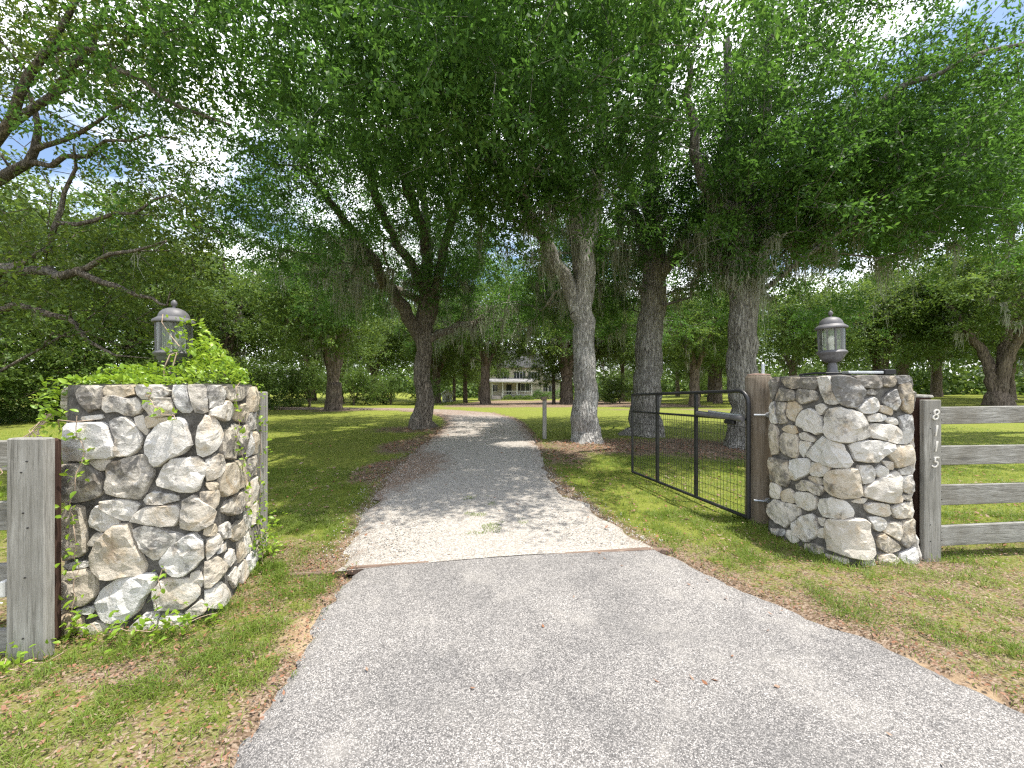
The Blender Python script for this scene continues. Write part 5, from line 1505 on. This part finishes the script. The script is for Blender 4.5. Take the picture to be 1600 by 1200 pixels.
# ------------------------------------------------------------------ climbing vine on the left pillar
vine = thing('climbing_vine', 'bright green leafy vine spilling over the limestone pillar and its lantern', 'vine', (-2.4, 2.9, 1.49))
vinv = Matrix.Translation((2.4, -2.9, -1.49))
vr = np.random.default_rng(8)
pts = []      # (position, outward direction)
while len(pts) < 1900:
    u, v = vr.uniform(0, 1, 2)
    p2 = pl_l.c + (pl_l.at(vr.uniform(0, pl_l.L)) - pl_l.c) * math.sqrt(vr.uniform(0.02, 1.0))
    x, y = p2; px = 800 + x / y * FPX
    hgt = np.interp(px, [100, 130, 180, 225, 285, 300, 325, 345, 370, 395, 420], [.09, .10, .12, .13, .12, .26, .40, .28, .16, .08, .04])
    if y < 2.62: hgt *= 0.35
    pts.append((np.array([x, y, 1.495 + hgt * vr.uniform(0, 1) ** 0.8]), np.array([vr.normal(0, .5), -.5, .8])))
for _ in range(190):   # up the lantern's right side
    t = vr.uniform(0, 1); a = vr.uniform(-1.15, 0.6)
    r_ = 0.15 + 0.10 * (1 - t) * vr.uniform(0, 1)
    pts.append((np.array([-2.475 + r_ * math.cos(a), 2.86 + r_ * math.sin(a), 1.55 + 0.42 * t]), np.array([math.cos(a), math.sin(a), .6])))
for _ in range(300):   # left shoulder
    t = vr.uniform(0, 1)
    pts.append((np.array([-2.755 - 0.08 * vr.uniform(0, 1) * (1 - abs(2 * t - .8)), 2.36 + vr.uniform(-.06, .3), 1.54 - 0.36 * t]), np.array([-.6, -.7, .4])))
trails = []
def trail(P, n, spread, d):
    Q = resample(np.array(P, float), 30); wq = vr.normal(0, .022, Q.shape); wq[1:-1] = .3 * wq[:-2] + .4 * wq[1:-1] + .3 * wq[2:]; Q = Q + wq; trails.append(Q)
    for _ in range(n):
        q = Q[vr.integers(0, len(Q))] + vr.normal(0, spread, 3)
        pts.append((q, np.array(d) + vr.normal(0, .4, 3)))
trail([(-2.20, 3.28, 1.50), (-2.22, 3.40, 1.30), (-2.19, 3.42, 1.05), (-2.23, 3.44, 0.8), (-2.20, 3.42, 0.55), (-2.22, 3.4, 0.3), (-2.15, 3.3, 0.02)], 150, .035, (.5, -.7, .4))
trail([(-1.99, 2.80, 1.52), (-1.985, 2.82, 1.25), (-2.00, 2.88, .95), (-2.06, 3.0, .7), (-2.09, 3.1, .45)], 70, .03, (.8, -.5, .4))
trail([(-2.26, 2.42, 1.50), (-2.22, 2.40, 1.38), (-2.10, 2.41, 1.30), (-2.06, 2.42, 1.26)], 16, .02, (.1, -.9, .4))
trail([(-2.14, 3.32, 0.35), (-2.06, 3.28, 0.22), (-2.04, 3.2, 0.05)], 150, .075, (.6, -.6, .5))
trail([(-2.70, 2.32, 0.06), (-2.4, 2.28, 0.05), (-2.15, 2.27, 0.06), (-1.92, 2.32, 0.08), (-1.84, 2.45, .06)], 200, .05, (0, -.6, .8))
trail([(-2.16, 2.36, 0.05), (-2.14, 2.345, .2), (-2.10, 2.36, .38)], 26, .02, (0, -.9, .4))
trail([(-2.60, 2.335, 1.3), (-2.575, 2.30, 1.0), (-2.60, 2.30, .7), (-2.565, 2.29, .4), (-2.58, 2.29, .02)], 70, .022, (.3, -.9, .3))
trail([(-2.75, 2.08, 0.02), (-2.6, 2.02, .03), (-2.45, 2.08, .03)], 46, .05, (0, -.5, .8))
trail([(-2.82, 2.06, 0.75), (-2.80, 2.10, .95), (-2.78, 2.12, 1.05)], 22, .03, (0, -.9, .3))
# stems
sm = MB()
for Q in trails: sm.tube(Q, 0.0022, 5, False)
sm.tube([(-2.36, 2.66, 1.50), (-2.365, 2.65, 1.60), (-2.33, 2.66, 1.70), (-2.30, 2.68, 1.72), (-2.31, 2.66, 1.62), (-2.345, 2.65, 1.52)], 0.004, 5, False)
sm.tube([(-2.30, 2.7, 1.76), (-2.38, 2.72, 1.84), (-2.44, 2.72, 1.93), (-2.45, 2.74, 1.99)], 0.003, 5, False)
sm.tube([(-2.80, 2.42, 1.20), (-2.72, 2.34, 1.285), (-2.6, 2.325, 1.275), (-2.5, 2.33, 1.285)], 0.003, 5, False)
for k in range(9):
    x0 = -2.82 + vr.uniform(-.05, .05); sm.tube([(x0, 2.40, 1.32), (x0 - .06 + vr.normal(0, .03), 2.36, 1.22), (x0 - .02 + vr.normal(0, .08), 2.30, 1.13)], 0.0025, 4, False)
st = sm.build('stem', M['stem'], vine, angle=60); st.matrix_parent_inverse = vinv
# leaf shape: folded ellipse
def leaf_mesh(name, l, w, fold, bend):
    xs = [0, .22, .5, .78, 1.0]; ws = [0.03, .78, 1.0, .62, 0.0]; V = []; F = []
    for x, q in zip(xs, ws):
        z = -bend * x * x * l
        V += [(x * l, -q * w, z + fold * q * w), (x * l, 0, z), (x * l, q * w, z + fold * q * w)]
    for i in range(4):
        b_ = i * 3; F += [(b_, b_ + 3, b_ + 4, b_ + 1), (b_ + 1, b_ + 4, b_ + 5, b_ + 2)]
    me = bpy.data.meshes.new(name); me.from_pydata(V, [], F); me.materials.append(M['leaf_vine']); return me
lms = [leaf_mesh('leaf', l, w, f, b_) for l, w, f, b_ in ((.041, .0105, .35, .25), (.036, .0115, .25, .15), (.031, .0098, .45, .35), (.044, .012, .3, .4))]
def leaf_mat(p, d):
    x = unit(np.array(d, float) + vr.normal(0, .55, 3)); up = unit(np.array([0, -.25, 1.0]) + vr.normal(0, .45, 3))
    y = unit(np.cross(up, x)); z = np.cross(x, y); s = vr.uniform(.7, 1.2)
    m = Matrix(((x[0] * s, y[0] * s, z[0] * s, p[0]), (x[1] * s, y[1] * s, z[1] * s, p[1]), (x[2] * s, y[2] * s, z[2] * s, p[2]), (0, 0, 0, 1)))
    return m
pts.sort(key=lambda q: q[0][1])
keep = set(vr.choice(900, 280, replace=False).tolist()); V = []; F = []
base = np.array([[v.co[:] for v in me.vertices] for me in lms]); fidx = np.array([p.vertices[:] for p in lms[0].polygons])
nb_ = 0
for i, (p, d) in enumerate(pts):
    m = leaf_mat(p, d); k = int(vr.integers(0, 4))
    if i in keep:
        o = bpy.data.objects.new('leaf', lms[k]); C.objects.link(o); o.parent = vine; o.matrix_local = vinv @ m
    else:
        mm = np.array(m); V.append(base[k] @ mm[:3, :3].T + mm[:3, 3]); F.append(fidx + nb_); nb_ += len(base[k])
fo = mk('leaf_mass', np.vstack(V), np.vstack(F), M['leaf_vine'], vine, kind='stuff'); fo.matrix_parent_inverse = vinv

# ------------------------------------------------------------------ grass and fallen leaves
def scatter(n, x0, x1, y0, y1, rs):
    return rs.uniform(x0, x1, n), rs.uniform(y0, y1, n)
gr = np.random.default_rng(3)
def off_road(x, y, m=0.0):
    return ~(in_poly(x, y, DRIVE_POLY) | in_poly(x, y, APRON_POLY))
def in_pillar(x, y):
    return in_poly(x, y, np.array([(-2.95, 3.25), (-2.74, 2.37), (-1.92, 2.50), (-2.22, 3.38)])) | in_poly(x, y, np.array([(2.64, 4.02), (2.78, 3.27), (3.44, 3.33), (3.36, 4.08)]))
BX = []
def blades(n, box, hmin, hmax, wid, thr, tall=None):
    x, y = scatter(n, *box, gr)
    l, b, g = cover(x, y)
    tuft = fbm(x * 5, y * 5, 61, 3); fine = vnoise(x * 17, y * 17, 62)
    ok = (np.abs(x) < y * 1.40 + 0.6) & ~in_pillar(x, y)
    dens = np.clip((tuft * 0.75 + fine * 0.25 - thr - 0.50 * (l - 0.45) - 0.35 * b) * 4.0, 0.10, 1)
    road = ~off_road(x, y)
    mid = road & (np.abs(x + 0.15 * (y - 3)) < 0.34) & (y > 3.8) & (y < 5.1) & (tuft > 0.50 + 0.5 * np.abs(x + 0.15 * (y - 3)))
    road &= ~(np.minimum(dist_line(x, y, AL), dist_line(x, y, AR)) < gr.uniform(-.05, .07, n) * (tuft > .45))
    ok &= ((~road) & (gr.random(n) < dens)) | (mid & (gr.random(n) < (0.95 if hmax < .04 else .06)))
    x, y, t_ = x[ok], y[ok], tuft[ok]; m = len(x)
    z = gz(x, y) + 0.03 * (fbm(x * 1.6, y * 1.6, 21) - 0.5) - 0.014 + np.where(in_poly(x, y, DRIVE_POLY), 0.032, 0)
    h = gr.uniform(hmin, hmax, m) * (0.6 + 0.9 * t_)
    a = gr.uniform(0, 2 * math.pi, m); lean = gr.uniform(0.4, 1.5, m); w = wid * gr.uniform(.6, 1.2, m)
    u = np.stack([np.cos(a), np.sin(a), 0 * a], 1); s_ = np.stack([-np.sin(a), np.cos(a), 0 * a], 1)
    B = np.stack([x, y, z], 1); H = h[:, None]
    mid_ = B + u * (lean[:, None] * .35 * H) + np.array([0, 0, 1]) * H * .6
    tip = B + u * (lean[:, None] * H) + np.array([0, 0, 1]) * H * (1 - .3 * lean[:, None])
    BX.append(np.stack([B - s_ * w[:, None], mid_ + s_ * w[:, None] * .9, tip, mid_ - s_ * w[:, None] * .9], 1))
blades(70000, (-3.4, -1.0, 1.3, 3.6), .018, .062, .0022, .34)
blades(140000, (1.0, 6.0, 1.3, 4.6), .018, .058, .0024, .33)
blades(80000, (-7.5, -1.3, 3.4, 7.0), .02, .05, .0035, .30)
blades(90000, (0.4, 9.5, 4.4, 8.5), .02, .05, .0035, .30)
blades(30000, (-3.2, -1.6, 3.0, 4.6), .02, .06, .002, .34)
blades(70000, (-16, 16, 7, 15), .02, .05, .008, .28)
blades(12000, (-0.85, 0.45, 3.7, 5.2), .012, .035, .0024, .30)
Bv = np.concatenate(BX); nbv = len(Bv)
# tall tufts at the feet of pillars and posts
tt = []
for (x, y, n, sp) in ((2.66, 3.3, 90, .09), (2.52, 3.5, 80, .1), (3.0, 3.16, 70, .12), (2.9, 3.2, 40, .06), (3.62, 3.26, 30, .05), (-1.85, 2.5, 90, .08), (-1.72, 2.75, 60, .1), (-2.68, 2.05, 60, .06), (-2.85, 2.0, 60, .06), (-2.3, 2.22, 80, .14), (-1.95, 3.1, 60, .1), (2.56, 4.08, 40, .08), (-2.5, 2.1, 50, .1), (-1.45, 2.62, 40, .07)):
    for _ in range(n):
        a = gr.uniform(0, 6.28); h = gr.uniform(.05, .15); w = gr.uniform(.0012, .0022); ln = gr.uniform(.1, .7)
        B = np.array([x + gr.normal(0, sp), y + gr.normal(0, sp * .6), -0.02]); u = np.array([math.cos(a), math.sin(a), 0]); s_ = np.array([-u[1], u[0], 0])
        md = B + u * ln * .3 * h + np.array([0, 0, h * .62]); tp = B + u * ln * h + np.array([0, 0, h * (1 - .3 * ln)])
        tt.append([B - s_ * w, md + s_ * w * .9, tp, md - s_ * w * .9])
Bv = np.concatenate([Bv, np.array(tt)]); nbv = len(Bv)
gro = mk('grass', Bv.reshape(-1, 3), np.arange(nbv * 4).reshape(-1, 4), M['grass'], kind='stuff')
tag(gro, 'patchy green lawn grass along the verges and under the oaks', 'grass')

def litter(n, box, size, fn):
    x, y = scatter(n, *box, gr); l, b, g = cover(x, y)
    p = fn(x, y, l); ok = (gr.random(n) < p) & ~in_pillar(x, y)
    x, y = x[ok], y[ok]; m = len(x)
    road = ~off_road(x, y)
    z = gz(x, y) + np.where(road, 0.034, 0.03 * (fbm(x * 1.6, y * 1.6, 21) - 0.5) + gr.uniform(0.0, 0.022, m))
    P = np.stack([x, y, z], 1); a = gr.uniform(0, 6.28, m)
    u = np.stack([np.cos(a), np.sin(a), gr.normal(0, .25, m)], 1); s_ = np.stack([-np.sin(a), np.cos(a), gr.normal(0, .35, m)], 1)
    L = (size * gr.uniform(.6, 1.3, m))[:, None]; w = L * gr.uniform(.16, .30, m)[:, None]
    cz = np.array([0, 0, 1]) * L * gr.uniform(.02, .2, m)[:, None]
    return np.stack([P - u * L * .5 + cz * .3, P + s_ * w, P + u * L * .5 + cz, P - s_ * w + cz * .2], 1)
near_p = lambda x, y, l: np.where(off_road(x, y) | (np.minimum(dist_line(x, y, AL), dist_line(x, y, AR)) < gr.uniform(0, .09, len(x))), np.clip(l * 1.5 - .3, .03, 1), 0.0)
LT = [litter(12000, (-3.4, -1.0, 1.3, 3.7), .022, near_p), litter(22000, (1.0, 6.0, 1.3, 4.6), .021, near_p),
      litter(26000, (-6, 9, 5.5, 13.5), .065, lambda x, y, l: np.clip((l - .48) * 3.2, .01, 1) * np.where(off_road(x, y), 1, .25)),
      litter(9000, (-5.5, 8, 3.5, 7), .045, lambda x, y, l: np.where(off_road(x, y), .32, .012)),
      litter(900, (-1.3, 2.6, 1.3, 3.6), .035, lambda x, y, l: np.where(off_road(x, y), 0, .035 + .6 * np.exp(-((x - 1.05) / .16) ** 2 - ((y - 1.95) / .12) ** 2)))]
lt = np.concatenate(LT)
lo = mk('fallen_leaves', lt.reshape(-1, 3), np.arange(len(lt) * 4).reshape(-1, 4), M['dead_leaf'], kind='stuff')
tag(lo, 'dry tan and reddish fallen leaves scattered over verges and under trees', 'leaves')

# loose stones over the gravel
gn = 26000
x, y = scatter(gn, -2.6, 1.6, 3.1, 9.5, gr); ok = in_poly(x, y, DRIVE_POLY) | ((gr.random(gn) < .25) & (np.minimum(dist_line(x, y, DL), dist_line(x, y, DR)) < .22))
ok &= ~in_poly(x, y, APRON_POLY) & (gr.random(gn) < np.clip(5.5 / y ** 1.4 + .1, 0, 1)) & (y > 3.13 + (x + 1.77) * .144 + .05)
x, y = x[ok], y[ok]; m = len(x)
tet = np.array([(1, 0, -.5), (-.5, .87, -.5), (-.5, -.87, -.5), (.1, .05, .75)])
a = gr.uniform(0, 6.28, m); sz = gr.uniform(.004, .011, m)
Rm = np.zeros((m, 3, 3)); Rm[:, 0, 0] = np.cos(a); Rm[:, 0, 1] = -np.sin(a); Rm[:, 1, 0] = np.sin(a); Rm[:, 1, 1] = np.cos(a); Rm[:, 2, 2] = gr.uniform(.5, 1, m)
cxx = np.stack([x, y, gz(x, y) + .026 + 0.008 * gr.random(m)], 1)
tv = np.einsum('mij,kj->mki', Rm, tet) * sz[:, None, None] * gr.uniform(.7, 1.3, (m, 4, 3)) + cxx[:, None]
tf = (np.array([(0, 2, 1), (0, 1, 3), (1, 2, 3), (2, 0, 3)])[None] + (np.arange(m) * 4)[:, None, None]).reshape(-1, 3)
go = mk('loose_gravel', tv.reshape(-1, 3), tf, M['gravel_chip'], kind='stuff')
tag(go, 'loose pale limestone chips strewn over the gravel drive', 'gravel')
